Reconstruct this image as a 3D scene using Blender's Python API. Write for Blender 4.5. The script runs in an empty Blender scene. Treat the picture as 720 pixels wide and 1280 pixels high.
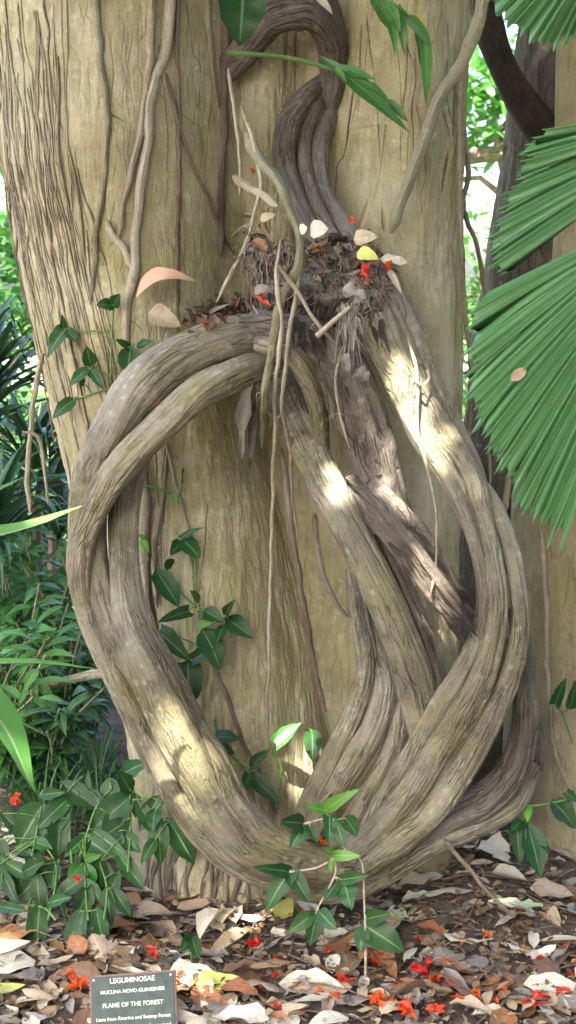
import bpy, math, random
import numpy as np
from mathutils import Vector, Matrix
from mathutils.bvhtree import BVHTree

random.seed(11)
rng = np.random.default_rng(5)
scene = bpy.context.scene
COL = scene.collection
R = math.radians

# ------------------------------------------------------------------ camera maths (plan of the place is laid out from a survey of the view)
CAM = np.array((0.0, -3.0, 1.30)); PITCH = R(8.5); F = 640 / math.tan(R(19.5))
FWD = np.array((0, math.cos(PITCH), -math.sin(PITCH))); UP = np.array((0, math.sin(PITCH), math.cos(PITCH))); RT = np.array((1.0, 0, 0))

def ray(px, py):
    return FWD + RT * (px - 360) / F + UP * (640 - py) / F

def at(px, py, Y):
    d = ray(px, py)
    return CAM + d * ((Y - CAM[1]) / d[1])

def mpp(p):                                   # metres per survey pixel at a point
    return float(np.dot(np.asarray(p) - CAM, FWD)) / F

SUN = np.array((-0.20, -0.60, 0.775)); SUN /= np.linalg.norm(SUN)

# ------------------------------------------------------------------ noise
_perm = rng.permutation(4096)
_val = rng.random(4096) * 2 - 1
def vnoise(x, y, z):
    x = np.asarray(x, float); y = np.asarray(y, float); z = np.asarray(z, float)
    x, y, z = np.broadcast_arrays(x, y, z)
    xi = np.floor(x).astype(int); yi = np.floor(y).astype(int); zi = np.floor(z).astype(int)
    fx = x - xi; fy = y - yi; fz = z - zi
    fx = fx * fx * (3 - 2 * fx); fy = fy * fy * (3 - 2 * fy); fz = fz * fz * (3 - 2 * fz)
    def h(a, b, c):
        return _val[_perm[(_perm[(_perm[a & 4095] + b) & 4095] + c) & 4095]]
    def l(a, b, t): return a + (b - a) * t
    return l(l(l(h(xi, yi, zi), h(xi + 1, yi, zi), fx), l(h(xi, yi + 1, zi), h(xi + 1, yi + 1, zi), fx), fy),
             l(l(h(xi, yi, zi + 1), h(xi + 1, yi, zi + 1), fx), l(h(xi, yi + 1, zi + 1), h(xi + 1, yi + 1, zi + 1), fx), fy), fz)

def fbm(x, y, z, o=4):
    s = 0; a = 1
    for i in range(o):
        s = s + a * vnoise(x * 2 ** i + 17 * i, y * 2 ** i + 5 * i, z * 2 ** i + 31 * i); a *= .5
    return s

# ------------------------------------------------------------------ materials
def new_mat(name):
    m = bpy.data.materials.new(name); m.use_nodes = True
    nt = m.node_tree; nt.nodes.clear()
    return m, nt

class NT:
    def __init__(s, nt): s.nt = nt
    def n(s, t, _links=None, **kw):
        nd = s.nt.nodes.new('ShaderNode' + t)
        for k, v in kw.items():
            if k in nd.inputs and not hasattr(nd, k): s.set(nd.inputs[k], v)
            else: setattr(nd, k, v)
        for k, v in (_links or {}).items(): s.set(nd.inputs[k], v)
        return nd
    def set(s, inp, v):
        if hasattr(v, 'is_linked') or isinstance(v, bpy.types.NodeSocket): s.nt.links.new(v, inp)
        else: inp.default_value = v
    def noise(s, vec, scale, detail=6, rough=.6, dist=0.0):
        return s.n('TexNoise', {'Vector': vec, 'Scale': scale, 'Detail': detail, 'Roughness': rough, 'Distortion': dist}).outputs['Fac']
    def ramp(s, fac, stops, interp='LINEAR'):
        r = s.n('ValToRGB', {'Fac': fac}); e = r.color_ramp.elements; r.color_ramp.interpolation = interp
        while len(e) < len(stops): e.new(.5)
        for i, (p, c) in enumerate(stops):
            e[i].position = p
            e[i].color = (c[0], c[1], c[2], 1) if not isinstance(c, (int, float)) else (c, c, c, 1)
        return r.outputs['Color']
    def mix(s, fac, a, b, mode='MIX'):
        m = s.n('Mix', data_type='RGBA', blend_type=mode)
        s.set(m.inputs[0], fac); s.set(m.inputs[6], a if hasattr(a, 'links') else (*a, 1) if len(a) == 3 else a)
        s.set(m.inputs[7], b if hasattr(b, 'links') else (*b, 1) if len(b) == 3 else b)
        return m.outputs[2]
    def math(s, op, a, b=0.0, c=0.0):
        m = s.n('Math', operation=op); s.set(m.inputs[0], a); s.set(m.inputs[1], b); s.set(m.inputs[2], c)
        return m.outputs[0]
    def mapping(s, vec, scale):
        return s.n('Mapping', {'Vector': vec, 'Scale': scale}).outputs[0]
    def bump(s, h, dist, strength=1.0, nrm=None):
        b = s.n('Bump', {'Height': h, 'Distance': dist, 'Strength': strength})
        if nrm is not None: s.set(b.inputs['Normal'], nrm)
        return b.outputs[0]
    def out(s, sh): s.nt.links.new(sh, s.n('OutputMaterial').inputs[0])

def bark(name, dark, mid, light, moss, stretch, uv=True, rough=.9, bumpd=.006, lichen=(.55, .5, .4), lich=.62, mossamt=.5, freq=1.0, crack=.5, crs=(120, 15, 1), sat=.90, grain=.5):
    """streaky bark; UV in metres (u round the stem, v along it) or object space stretched in Z"""
    m, nt = new_mat(name); g = NT(nt)
    tc = g.n('TexCoord')
    obj = tc.outputs['Object']
    base = tc.outputs['UV'] if uv else obj
    warp = g.n('TexNoise', {'Vector': obj, 'Scale': 9.0, 'Detail': 3.0})
    wv = g.n('VectorMath', operation='MULTIPLY_ADD'); g.set(wv.inputs[0], warp.outputs['Color']); g.set(wv.inputs[1], (.03, .03, .03)); g.set(wv.inputs[2], base)
    st = g.mapping(wv.outputs[0], stretch)
    streak = g.noise(st, 1.0 * freq, 8, .62, .25)
    fine = g.noise(g.mapping(base, tuple(v * 3.1 for v in stretch)), 1.0 * freq, 6, .7)
    blot = g.noise(obj, 7.0, 5, .6, .6)
    blot2 = g.noise(obj, 23.0, 6, .65, .3)
    speck = g.noise(obj, 160.0, 4, .7)
    c = g.ramp(streak, [(.33, dark), (.45, mid), (.56, mid), (.69, light)])
    c = g.mix(g.math('MULTIPLY', g.ramp(blot, [(.42, 0), (.62, 1)]), mossamt), c, moss)
    c = g.mix(g.math('MULTIPLY', g.ramp(blot2, [(.34, 1), (.47, 0)]), .6), c, dark)
    c = g.mix(g.math('MULTIPLY', g.ramp(blot2, [(lich, 0), (lich + .1, 1)]), .6), c, lichen)
    c = g.mix(g.math('MULTIPLY', g.ramp(fine, [(.34, 1), (.5, 0)]), .6), c, dark)
    c = g.mix(g.math('MULTIPLY', g.ramp(speck, [(.6, 0), (.72, 1)]), .35), c, lichen)
    lw = g.n('VectorMath', operation='MULTIPLY_ADD'); g.set(lw.inputs[0], g.n('TexNoise', {'Vector': obj, 'Scale': 60.0, 'Detail': 3.0}).outputs['Color']); g.set(lw.inputs[1], (.012, .012, .012)); g.set(lw.inputs[2], obj)
    sp1 = g.n('TexVoronoi', {'Vector': lw.outputs[0], 'Scale': 42.0}); sp2 = g.n('TexVoronoi', {'Vector': lw.outputs[0], 'Scale': 95.0})
    lm = g.ramp(g.noise(obj, 5.0, 4, .6, .6), [(.46, 0), (.62, 1)])
    c = g.mix(g.math('MULTIPLY', g.math('MULTIPLY', g.ramp(sp1.outputs['Distance'], [(.16, 1), (.34, 0)]), lm), .55), c, lichen)
    c = g.mix(g.math('MULTIPLY', g.ramp(sp2.outputs['Distance'], [(.12, 1), (.30, 0)]), g.math('MULTIPLY', g.ramp(blot, [(.36, 1), (.52, 0)]), .5)), c, dark)
    vo = g.n('TexVoronoi', {'Vector': g.mapping(wv.outputs[0], crs), 'Scale': 1.0}, feature='DISTANCE_TO_EDGE').outputs['Distance']
    mask = g.ramp(g.noise(obj, 14.0, 4, .6, .5), [(.44, 0), (.60, 1)])
    ck = g.math('MULTIPLY', g.ramp(vo, [(.0, 1), (.10, 0)]), mask)
    c = g.mix(g.math('MULTIPLY', ck, crack), c, tuple(v * .55 for v in dark))
    gr = g.noise(obj, 330.0, 3, .8)
    gv = g.math('ADD', g.math('MULTIPLY', g.math('SUBTRACT', gr, .5), grain * 2.2), 1.0)
    big = g.noise(obj, 2.6, 4, .55, .8)
    c = g.mix(g.math('MULTIPLY', g.ramp(big, [(.46, 0), (.62, 1)]), .38), c, lichen)
    c = g.mix(g.math('MULTIPLY', g.ramp(big, [(.36, 1), (.50, 0)]), .32), c, dark)
    tone = g.noise(g.mapping(obj, (11, 11, 4)), 1.0, 3, .5, 1.0)
    c = g.n('HueSaturation', {'Color': c, 'Value': g.math('MULTIPLY', gv, g.math('ADD', g.math('MULTIPLY', tone, .7), .65)), 'Saturation': g.math('ADD', g.math('MULTIPLY', blot, .5), sat - .25)}).outputs[0]
    h = g.math('ADD', g.math('MULTIPLY', streak, 1.0), g.math('MULTIPLY', fine, .5))
    h = g.math('ADD', h, g.math('MULTIPLY', speck, .18))
    h = g.math('ADD', h, g.math('MULTIPLY', blot2, .35))
    h = g.math('SUBTRACT', g.math('ADD', h, g.math('MULTIPLY', gr, .12)), g.math('MULTIPLY', ck, .9 * crack))
    p = g.n('BsdfPrincipled', {'Base Color': c, 'Roughness': rough, 'Normal': g.bump(h, bumpd * 2.2)})
    p.inputs['Specular IOR Level'].default_value = .25
    g.out(p.outputs[0]); return m

def leafmat(name, c1, c2, vein, rough=.38, trans=.28, veinw=.05, side=9.0, spec=.5, spots=None, varieg=0.0, old=False):
    m, nt = new_mat(name); g = NT(nt)
    tc = g.n('TexCoord'); uv = tc.outputs['UV']; obj = tc.outputs['Object']
    sep = g.n('SeparateXYZ', {0: uv} if False else None); g.set(sep.inputs[0], uv)
    u, v = sep.outputs[0], sep.outputs[1]
    du = g.math('ABSOLUTE', g.math('SUBTRACT', u, .5))
    rib = g.math('SUBTRACT', 1.0, g.math('SMOOTH_MIN', g.math('DIVIDE', du, veinw), 1.0, .2))
    sv = g.math('SINE', g.math('MULTIPLY', g.math('SUBTRACT', v, g.math('MULTIPLY', du, .55)), side * 6.283))
    svm = g.ramp(sv, [(.0, 0), (.86, 0), (1.0, 1)])
    n1 = g.noise(obj, 30.0, 5, .6, .4)
    inf = g.n('ObjectInfo').outputs['Random']
    c = g.mix(g.ramp(n1, [(.3, 0), (.7, 1)]), c1, c2)
    if varieg: c = g.mix(g.math('MULTIPLY', g.ramp(g.math('ADD', du, g.math('MULTIPLY', n1, .25)), [(.2, 1), (.36, 0)]), varieg), c, vein)
    c = g.mix(g.math('MULTIPLY', svm, .12 if old else .07), c, vein)
    c = g.mix(rib, c, vein)
    if spots:
        n2 = g.noise(obj, 55.0, 5, .7, .8)
        c = g.mix(g.math('MULTIPLY', g.ramp(n2, [(.52, 0), (.66, 1)]), .8), c, spots)
        n3 = g.noise(obj, 11.0, 3, .6, .6)
        c = g.mix(g.math('MULTIPLY', g.ramp(n3, [(.45, 0), (.65, 1)]), .5), c, spots)
    hs = g.n('HueSaturation', {'Color': c, 'Hue': g.math('ADD', g.math('MULTIPLY', g.math('FRACT', g.math('MULTIPLY', inf, 7.3)), .03), .485), 'Value': g.math('ADD', g.math('MULTIPLY', inf, .5), .75)})
    c = hs.outputs[0]
    h = g.math('ADD', g.math('MULTIPLY', sv, .16 if old else .05), g.math('MULTIPLY', n1, .5))
    nb = g.bump(h, .0016 if old else .0012, .7)
    p = g.n('BsdfPrincipled', {'Base Color': c, 'Roughness': rough, 'Normal': nb})
    p.inputs['Specular IOR Level'].default_value = spec
    if trans:
        t = g.n('BsdfTranslucent', {'Color': g.mix(.5, c, (.5, .8, .1) if not old else (.6, .45, .2), 'MULTIPLY') if False else c, 'Normal': nb})
        mx = g.n('MixShader', {'Fac': trans}); nt.links.new(p.outputs[0], mx.inputs[1]); nt.links.new(t.outputs[0], mx.inputs[2])
        g.out(mx.outputs[0])
    else: g.out(p.outputs[0])
    return m

def plain(name, col, rough=.6, var=.25, scale=60, metal=0, col2=None, spec=.5):
    m, nt = new_mat(name); g = NT(nt)
    n = g.noise(g.n('TexCoord').outputs['Object'], scale, 5, .65)
    c2 = col2 or tuple(v * (1 - var * 1.6) for v in col)
    c = g.mix(g.ramp(n, [(.35, 0), (.68, 1)]), col, c2)
    p = g.n('BsdfPrincipled', {'Base Color': c, 'Roughness': rough, 'Metallic': metal, 'Normal': g.bump(n, .001)})
    p.inputs['Specular IOR Level'].default_value = spec
    g.out(p.outputs[0]); return m

M = {}
M['trunk'] = bark('trunk_bark', (.255, .205, .118), (.395, .338, .165), (.49, .43, .235), (.315, .30, .12), (26, 26, 5), uv=False, bumpd=.0032, lichen=(.56, .51, .36), lich=.58, mossamt=.7, crack=.25, crs=(45, 45, 12), sat=.88)
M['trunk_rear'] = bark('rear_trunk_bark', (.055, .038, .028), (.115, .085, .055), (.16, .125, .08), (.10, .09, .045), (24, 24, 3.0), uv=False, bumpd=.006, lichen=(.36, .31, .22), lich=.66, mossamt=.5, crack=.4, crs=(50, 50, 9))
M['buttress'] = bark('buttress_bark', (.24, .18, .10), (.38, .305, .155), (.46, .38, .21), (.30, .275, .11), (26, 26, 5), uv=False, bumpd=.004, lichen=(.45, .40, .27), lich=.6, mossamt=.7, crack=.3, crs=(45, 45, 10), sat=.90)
M['liana'] = bark('liana_bark', (.115, .09, .064), (.245, .208, .128), (.35, .305, .20), (.215, .205, .082), (80, 4.5, 1), bumpd=.0045, lichen=(.50, .46, .36), lich=.60, mossamt=.75)
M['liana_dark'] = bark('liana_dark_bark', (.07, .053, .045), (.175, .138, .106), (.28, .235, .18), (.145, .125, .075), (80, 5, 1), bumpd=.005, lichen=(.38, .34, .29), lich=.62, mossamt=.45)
M['liana_pale'] = bark('liana_pale_bark', (.15, .12, .08), (.285, .242, .148), (.40, .35, .22), (.28, .265, .115), (80, 4, 1), bumpd=.004, lichen=(.55, .5, .39), lich=.60, mossamt=.75)
M['wood_rough'] = bark('splintered_wood', (.06, .042, .034), (.18, .135, .10), (.40, .34, .25), (.15, .125, .08), (130, 9, 1), bumpd=.01, lichen=(.5, .45, .36), lich=.6, mossamt=.3)
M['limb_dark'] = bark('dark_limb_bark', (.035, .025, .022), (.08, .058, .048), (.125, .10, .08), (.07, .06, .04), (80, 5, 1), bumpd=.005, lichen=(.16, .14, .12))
M['root'] = bark('root_bark', (.12, .085, .055), (.27, .215, .13), (.38, .315, .20), (.22, .20, .095), (300, 25, 1), bumpd=.001, lichen=(.45, .4, .28), mossamt=.4)
M['root_pale'] = bark('root_pale_bark', (.20, .155, .10), (.38, .31, .20), (.50, .42, .29), (.31, .27, .155), (300, 25, 1), bumpd=.001, lichen=(.55, .5, .38), mossamt=.4)
M['root_brown'] = bark('root_brown_bark', (.075, .048, .036), (.17, .112, .077), (.25, .18, .12), (.16, .125, .075), (300, 25, 1), bumpd=.001, lichen=(.32, .27, .2), mossamt=.3)
M['root_green'] = bark('root_green_bark', (.11, .095, .05), (.24, .215, .105), (.32, .295, .175), (.2, .21, .08), (250, 25, 1), bumpd=.001, lichen=(.4, .38, .28), mossamt=.5)
M['leaf'] = leafmat('dark_green_leaf', (.012, .052, .013), (.030, .088, .020), (.13, .23, .10), rough=.42, trans=.15, spec=.28)
M['leaf_mid'] = leafmat('mid_green_leaf', (.045, .15, .025), (.08, .22, .04), (.18, .33, .11), rough=.38, trans=.3)
M['leaf_bright'] = leafmat('bright_green_leaf', (.10, .30, .035), (.16, .38, .06), (.3, .5, .15), rough=.4, trans=.35)
M['leaf_varieg'] = leafmat('variegated_leaf', (.07, .25, .05), (.1, .32, .07), (.62, .72, .5), rough=.4, trans=.3, varieg=.9)
M['leaf_back'] = leafmat('garden_leaf', (.022, .085, .018), (.05, .145, .028), (.13, .23, .08), rough=.36, trans=.3)
M['leaf_back_dark'] = leafmat('strap_leaf', (.018, .06, .025), (.035, .10, .03), (.1, .2, .07), rough=.3, trans=.15, side=0.0)
M['blade'] = leafmat('long_blade_leaf', (.09, .24, .045), (.14, .31, .07), (.36, .46, .2), rough=.42, trans=.35, side=0.0, veinw=.07)
M['palm'] = leafmat('fan_palm_leaf', (.060, .22, .060), (.085, .28, .075), (.12, .33, .11), rough=.40, trans=.25, side=0.0, veinw=.04, spec=.5)
def palmmat():
    m, nt = new_mat('fan_palm_leaf'); g = NT(nt); tc = g.n('TexCoord')
    st = g.noise(g.mapping(tc.outputs['UV'], (7, 1.2, 1)), 1.0, 5, .65); st2 = g.noise(g.mapping(tc.outputs['UV'], (1.3, 2.5, 1)), 1.0, 4, .6)
    fl = g.noise(tc.outputs['Object'], 130.0, 4, .7); sp = g.n('SeparateXYZ'); g.set(sp.inputs[0], tc.outputs['UV'])
    c = g.ramp(st, [(.32, (.03, .13, .035)), (.46, (.075, .24, .075)), (.56, (.14, .34, .13)), (.68, (.32, .50, .29))])  # palest stops paint sheen and highlights into the pleat streaks
    c = g.mix(g.math('MULTIPLY', g.ramp(st2, [(.45, 0), (.7, 1)]), .4), c, (.17, .36, .12))
    c = g.mix(g.math('MULTIPLY', g.ramp(fl, [(.62, 0), (.72, 1)]), .5), c, (.28, .36, .17))
    c = g.mix(g.math('MULTIPLY', g.ramp(g.math('ADD', sp.outputs[1], g.math('MULTIPLY', st, .1)), [(1.02, 0), (1.06, 1)]), .6), c, (.30, .26, .10))
    nb = g.bump(st, .002); p = g.n('BsdfPrincipled', {'Base Color': c, 'Roughness': .34, 'Normal': nb}); p.inputs['Specular IOR Level'].default_value = .7
    t = g.n('BsdfTranslucent', {'Color': c}); mx = g.n('MixShader', {'Fac': .25}); nt.links.new(p.outputs[0], mx.inputs[1]); nt.links.new(t.outputs[0], mx.inputs[2]); g.out(mx.outputs[0]); return m
M['palm'] = palmmat()
M['palm_dry'] = plain('dry_palm_patch', (.45, .33, .2), .7)
M['crown'] = leafmat('crown_leaf', (.03, .09, .02), (.05, .14, .03), (.1, .2, .06), trans=.08)
M['far_leaf'] = leafmat('far_leaf', (.05, .16, .03), (.10, .25, .05), (.15, .3, .1), trans=.35)
M['stem_green'] = plain('green_stem', (.12, .24, .05), .5)
M['dry_tan'] = leafmat('dry_tan_leaf', (.44, .34, .21), (.55, .45, .30), (.6, .5, .35), rough=.6, trans=.1, spots=(.30, .20, .12), old=True)
M['dry_pale'] = leafmat('dry_pale_leaf', (.58, .53, .40), (.68, .63, .50), (.7, .64, .5), rough=.6, trans=.12, spots=(.45, .38, .26), old=True)
M['dry_brown'] = leafmat('dry_brown_leaf', (.20, .115, .06), (.29, .18, .10), (.33, .23, .14), rough=.55, trans=.06, spots=(.11, .065, .04), old=True)
M['dry_rust'] = leafmat('dry_rust_leaf', (.32, .13, .045), (.40, .20, .08), (.4, .25, .12), rough=.55, trans=.08, spots=(.18, .08, .035), old=True)
M['dry_grey'] = leafmat('dry_grey_leaf', (.24, .21, .175), (.34, .30, .25), (.36, .32, .27), rough=.7, trans=.05, spots=(.15, .125, .1), old=True)
M['dry_dark'] = leafmat('rotting_leaf', (.075, .05, .035), (.12, .08, .055), (.13, .1, .07), rough=.5, trans=0, spots=(.04, .028, .02), old=True)
M['fallen_yellow'] = leafmat('yellow_green_leaf', (.50, .52, .10), (.58, .58, .16), (.62, .6, .25), rough=.5, trans=.15, old=True)
M['fallen_green'] = leafmat('pale_green_fallen_leaf', (.42, .52, .30), (.52, .60, .38), (.6, .65, .45), rough=.5, trans=.15, old=True)
M['peach'] = leafmat('peach_dry_leaf', (.56, .36, .22), (.62, .43, .28), (.6, .4, .26), rough=.6, trans=.15, spots=(.48, .29, .17), old=True)
M['red'] = leafmat('red_petal', (.62, .035, .012), (.80, .11, .025), (.80, .14, .04), rough=.42, trans=.3, side=0.0)
M['twig'] = plain('dead_twig', (.24, .18, .12), .85, .4, 120)
M['twig_pale'] = plain('pale_twig', (.50, .42, .29), .8, .3, 120)
M['fibre'] = plain('dead_fibre', (.32, .28, .225), .85, .4, 90)
M['debris'] = plain('dark_humus', (.07, .045, .035), .95, .5, 80, col2=(.16, .10, .07))
M['soil'] = None
M['sign'] = plain('sign_green', (.012, .036, .029), .5, .2, 45, col2=(.05, .075, .062), spec=.35)
M['sign_edge'] = plain('sign_edge', (.24, .12, .09), .6, .3, 60)
M['white'] = plain('white_paint', (.78, .80, .74), .6, .08, 200)
M['steel'] = plain('screw_steel', (.45, .45, .43), .4, .3, 60, metal=.8)
M['stake'] = plain('sign_stake', (.06, .055, .05), .6)

def ground_mat():
    m, nt = new_mat('garden_soil'); g = NT(nt)
    tc = g.n('TexCoord'); o = tc.outputs['Object']
    n1 = g.noise(o, 9.0, 8, .7, .6); n2 = g.noise(o, 70.0, 6, .7); n3 = g.noise(o, 1.1, 6, .6, .5)
    c = g.ramp(n1, [(.3, (.045, .032, .025)), (.48, (.105, .078, .060)), (.6, (.16, .125, .098)), (.75, (.24, .20, .16))])
    c = g.mix(g.math('MULTIPLY', g.ramp(n2, [(.5, 0), (.75, 1)]), .6), c, (.20, .15, .11))
    sep = g.n('SeparateXYZ'); g.set(sep.inputs[0], o)
    far = g.ramp(g.math('ADD', g.math('MULTIPLY', sep.outputs[1], .2), g.math('MULTIPLY', n3, .3)), [(.62, 0), (.75, 1)])
    lawn = g.ramp(n1, [(.3, (.05, .12, .02)), (.7, (.12, .22, .05))])
    c = g.mix(far, c, lawn)
    p = g.n('BsdfPrincipled', {'Base Color': c, 'Roughness': .95, 'Normal': g.bump(g.math('ADD', n1, g.math('MULTIPLY', n2, .4)), .02)})
    p.inputs['Specular IOR Level'].default_value = .2
    g.out(p.outputs[0]); return m
M['soil'] = ground_mat()
M['gravel'] = plain('pale_gravel', (.50, .45, .36), .9, .2, 30, col2=(.60, .55, .46))

# ------------------------------------------------------------------ mesh building
class MB:
    def __init__(s): s.v = []; s.f = []; s.uv = []; s.mi = []; s.nv = 0
    def add(s, verts, faces, uvs, mi=0):
        verts = np.asarray(verts, float)
        s.v.append(verts); s.f += [tuple(int(i) + s.nv for i in f) for f in faces]
        uvs = np.asarray(uvs, float); s.uv.append(uvs); s.mi += [mi] * len(faces); s.nv += len(verts)
    def grid(s, P, U, closed=False, mi=0):
        """P: rows x cols x 3"""
        r, c = P.shape[:2]
        faces = []
        for i in range(r - 1):
            for j in range(c - 1):
                a = i * c + j
                faces.append((a, a + 1, a + c + 1, a + c))
        s.add(P.reshape(-1, 3), faces, U.reshape(-1, 2), mi)
    def build(s, name, mats, parent=None, smooth=True, origin=None):
        me = bpy.data.meshes.new(name)
        V = np.concatenate(s.v); UV = np.concatenate(s.uv)
        o = bpy.data.objects.new(name, me)
        if origin is not None: V = V - np.asarray(origin)
        me.from_pydata(V.tolist(), [], s.f)
        lay = me.uv_layers.new(name='UVMap')
        idx = np.empty(len(me.loops), np.int32); me.loops.foreach_get('vertex_index', idx)
        lay.data.foreach_set('uv', UV[idx].astype(np.float32).ravel())
        mats = mats if isinstance(mats, (list, tuple)) else [mats]
        for m in mats: me.materials.append(m)
        if len(mats) > 1: me.polygons.foreach_set('material_index', np.array(s.mi, np.int32))
        if smooth: me.polygons.foreach_set('use_smooth', np.ones(len(me.polygons), bool))
        COL.objects.link(o)
        if origin is not None: o.location = origin
        if parent is not None:
            o.parent = parent
            if origin is None: o.location = -np.asarray(parent['at']) if 'at' in parent else (0, 0, 0)
            else: o.location = np.asarray(origin) - np.asarray(parent['at'])
        return o

def thing(name, label, cat, loc=(0, 0, 0), group=None, kind=None):
    o = bpy.data.objects.new(name, None); COL.objects.link(o); o.location = loc
    o.empty_display_size = .05
    o['label'] = label; o['category'] = cat; o['at'] = [float(v) for v in loc]
    if group: o['group'] = group
    if kind: o['kind'] = kind
    return o

def tag(o, label, cat, group=None, kind=None):
    o['label'] = label; o['category'] = cat
    if group: o['group'] = group
    if kind: o['kind'] = kind
    return o

def catmull(P, step):
    P = np.asarray(P, float)
    Q = np.vstack([2 * P[0] - P[1], P, 2 * P[-1] - P[-2]])
    out = []
    for i in range(1, len(Q) - 2):
        p0, p1, p2, p3 = Q[i - 1:i + 3]
        n = max(2, int(np.linalg.norm(p2[:3] - p1[:3]) / step))
        t = np.linspace(0, 1, n, endpoint=False)[:, None]
        out.append(.5 * ((2 * p1) + (-p0 + p2) * t + (2 * p0 - 5 * p1 + 4 * p2 - p3) * t ** 2 + (-p0 + 3 * p1 - 3 * p2 + p3) * t ** 3))
    out.append(P[-1:])
    return np.concatenate(out)

def frames(P, ref):
    T = np.gradient(P, axis=0); T /= np.linalg.norm(T, axis=1)[:, None] + 1e-12
    n = np.asarray(ref, float) - T[0] * np.dot(ref, T[0])
    if np.linalg.norm(n) < 1e-4: n = np.array((1.0, 0, 0)) - T[0] * T[0][0]
    n /= np.linalg.norm(n); A = [n]
    for i in range(1, len(P)):
        n = A[-1] - T[i] * np.dot(A[-1], T[i]); n /= np.linalg.norm(n); A.append(n)
    A = np.array(A); B = np.cross(T, A)
    return T, A, B

def tube(mb, P, rad, n=8, mi=0, prof=None, ref=(0, -1, 0), caps=True, rough=0.0, seed=0):
    """P: points, rad: per point radius; prof(phi, s) -> radial factor"""
    P = np.asarray(P, float); rad = np.broadcast_to(np.asarray(rad, float), (len(P),))
    T, A, B = frames(P, ref)
    s = np.concatenate([[0], np.cumsum(np.linalg.norm(np.diff(P, axis=0), axis=1))])
    phi = np.linspace(0, 2 * np.pi, n + 1)
    PH, S = np.meshgrid(phi, s)
    f = np.ones_like(PH) if prof is None else prof(PH, S)
    if rough:
        f = f * (1 + rough * fbm(np.cos(PH) * 1.3 + seed * 7, np.sin(PH) * 1.3, S / (np.mean(rad) * 5 + 1e-6), 3))
    f[:, -1] = f[:, 0]
    rr = rad[:, None] * f
    G = P[:, None, :] + rr[..., None] * (np.cos(PH)[..., None] * A[:, None, :] + np.sin(PH)[..., None] * B[:, None, :])
    U = np.stack([PH / (2 * np.pi) * 2 * np.pi * np.mean(rad) + seed * .37, S + seed * 1.3], -1)
    mb.grid(G, U, mi=mi)
    if caps:
        c = n + 1
        for row, rev in ((0, True), (len(P) - 1, False)):
            ring = G[row, :-1]; ctr = P[row] + T[row] * (rad[row] * .35) * (-1 if rev else 1)
            vv = np.vstack([ring, ctr]); ff = []
            for j in range(n):
                t = (j, (j + 1) % n, n)
                ff.append(t[::-1] if rev else t)
            uu = np.zeros((n + 1, 2)); uu[:, 0] = np.arange(n + 1) * .003; uu[:, 1] = S[row, 0]
            mb.add(vv, ff, uu, mi)
    return G

PROF = {
    'lance': lambda t: np.sin(np.pi * t ** .8) ** .9 * (1 - .25 * t),
    'ovate': lambda t: np.sin(np.pi * t ** .62) ** .75,
    'ellip': lambda t: np.sin(np.pi * t) ** .7,
    'blade': lambda t: np.minimum(1, t * 6 + .35) * (1 - t ** 2.2),
    'heart': lambda t: np.sqrt(np.clip(t * 1.0 + .05, 0, 1)) ** .3 * (1 - t ** 1.9) * 1.0,
    'petal': lambda t: np.sin(np.pi * np.clip(t, .02, .98) ** .9) ** .5,
}
def unit(v):
    v = np.asarray(v, float); return v / (np.linalg.norm(v) + 1e-12)

def leaf(mb, base, tip, w, nrm, fold=.25, arch=.06, shape='ovate', nu=4, nv=9, mi=0, wave=0.0, cord=0.0, curl=0.0, ph=0.0):
    base = np.asarray(base, float); tip = np.asarray(tip, float)
    a = tip - base; L = np.linalg.norm(a); a = a / (L + 1e-12)
    n = unit(np.asarray(nrm, float) - a * np.dot(nrm, a)); s = np.cross(a, n)
    t = np.linspace(0, 1, nv + 1); u = np.linspace(-1, 1, nu + 1)
    T, Uu = np.meshgrid(t, u, indexing='ij')
    W = w / 2 * np.clip(PROF[shape](T), .015, None)
    W = W * (1 + .05 * np.sin(T * 9 + ph) + .045 * np.sin(T * 21 + 2.1 * ph + 2.0 * np.sign(Uu)) + .05 * np.sign(Uu) * np.sin(3.1 * ph))
    arch = arch + 0 * T; bend = .05 * math.sin(5 * ph) * np.sin(np.pi * T / 2) ** 2 * L
    th = curl * Uu                                  # roll across the width
    sx = np.where(abs(curl) > .01, np.sin(th) / (curl if abs(curl) > .01 else 1), Uu)
    cx = np.where(abs(curl) > .01, (1 - np.cos(th)) / (curl if abs(curl) > .01 else 1), 0)
    X = W * sx
    H = W * cx + fold * np.abs(Uu) * W + arch * L * np.sin(np.pi * T) + wave * w * np.sin(T * 14 + ph + Uu * 1.5) * np.abs(Uu)
    AL = L * T - cord * L * np.abs(Uu) ** 1.3 * (1 - T) ** 3
    X = X + bend
    P = base + a * AL[..., None] + s * X[..., None] + n * H[..., None]
    mb.grid(P, np.stack([(Uu + 1) / 2, T], -1), mi=mi)

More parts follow.
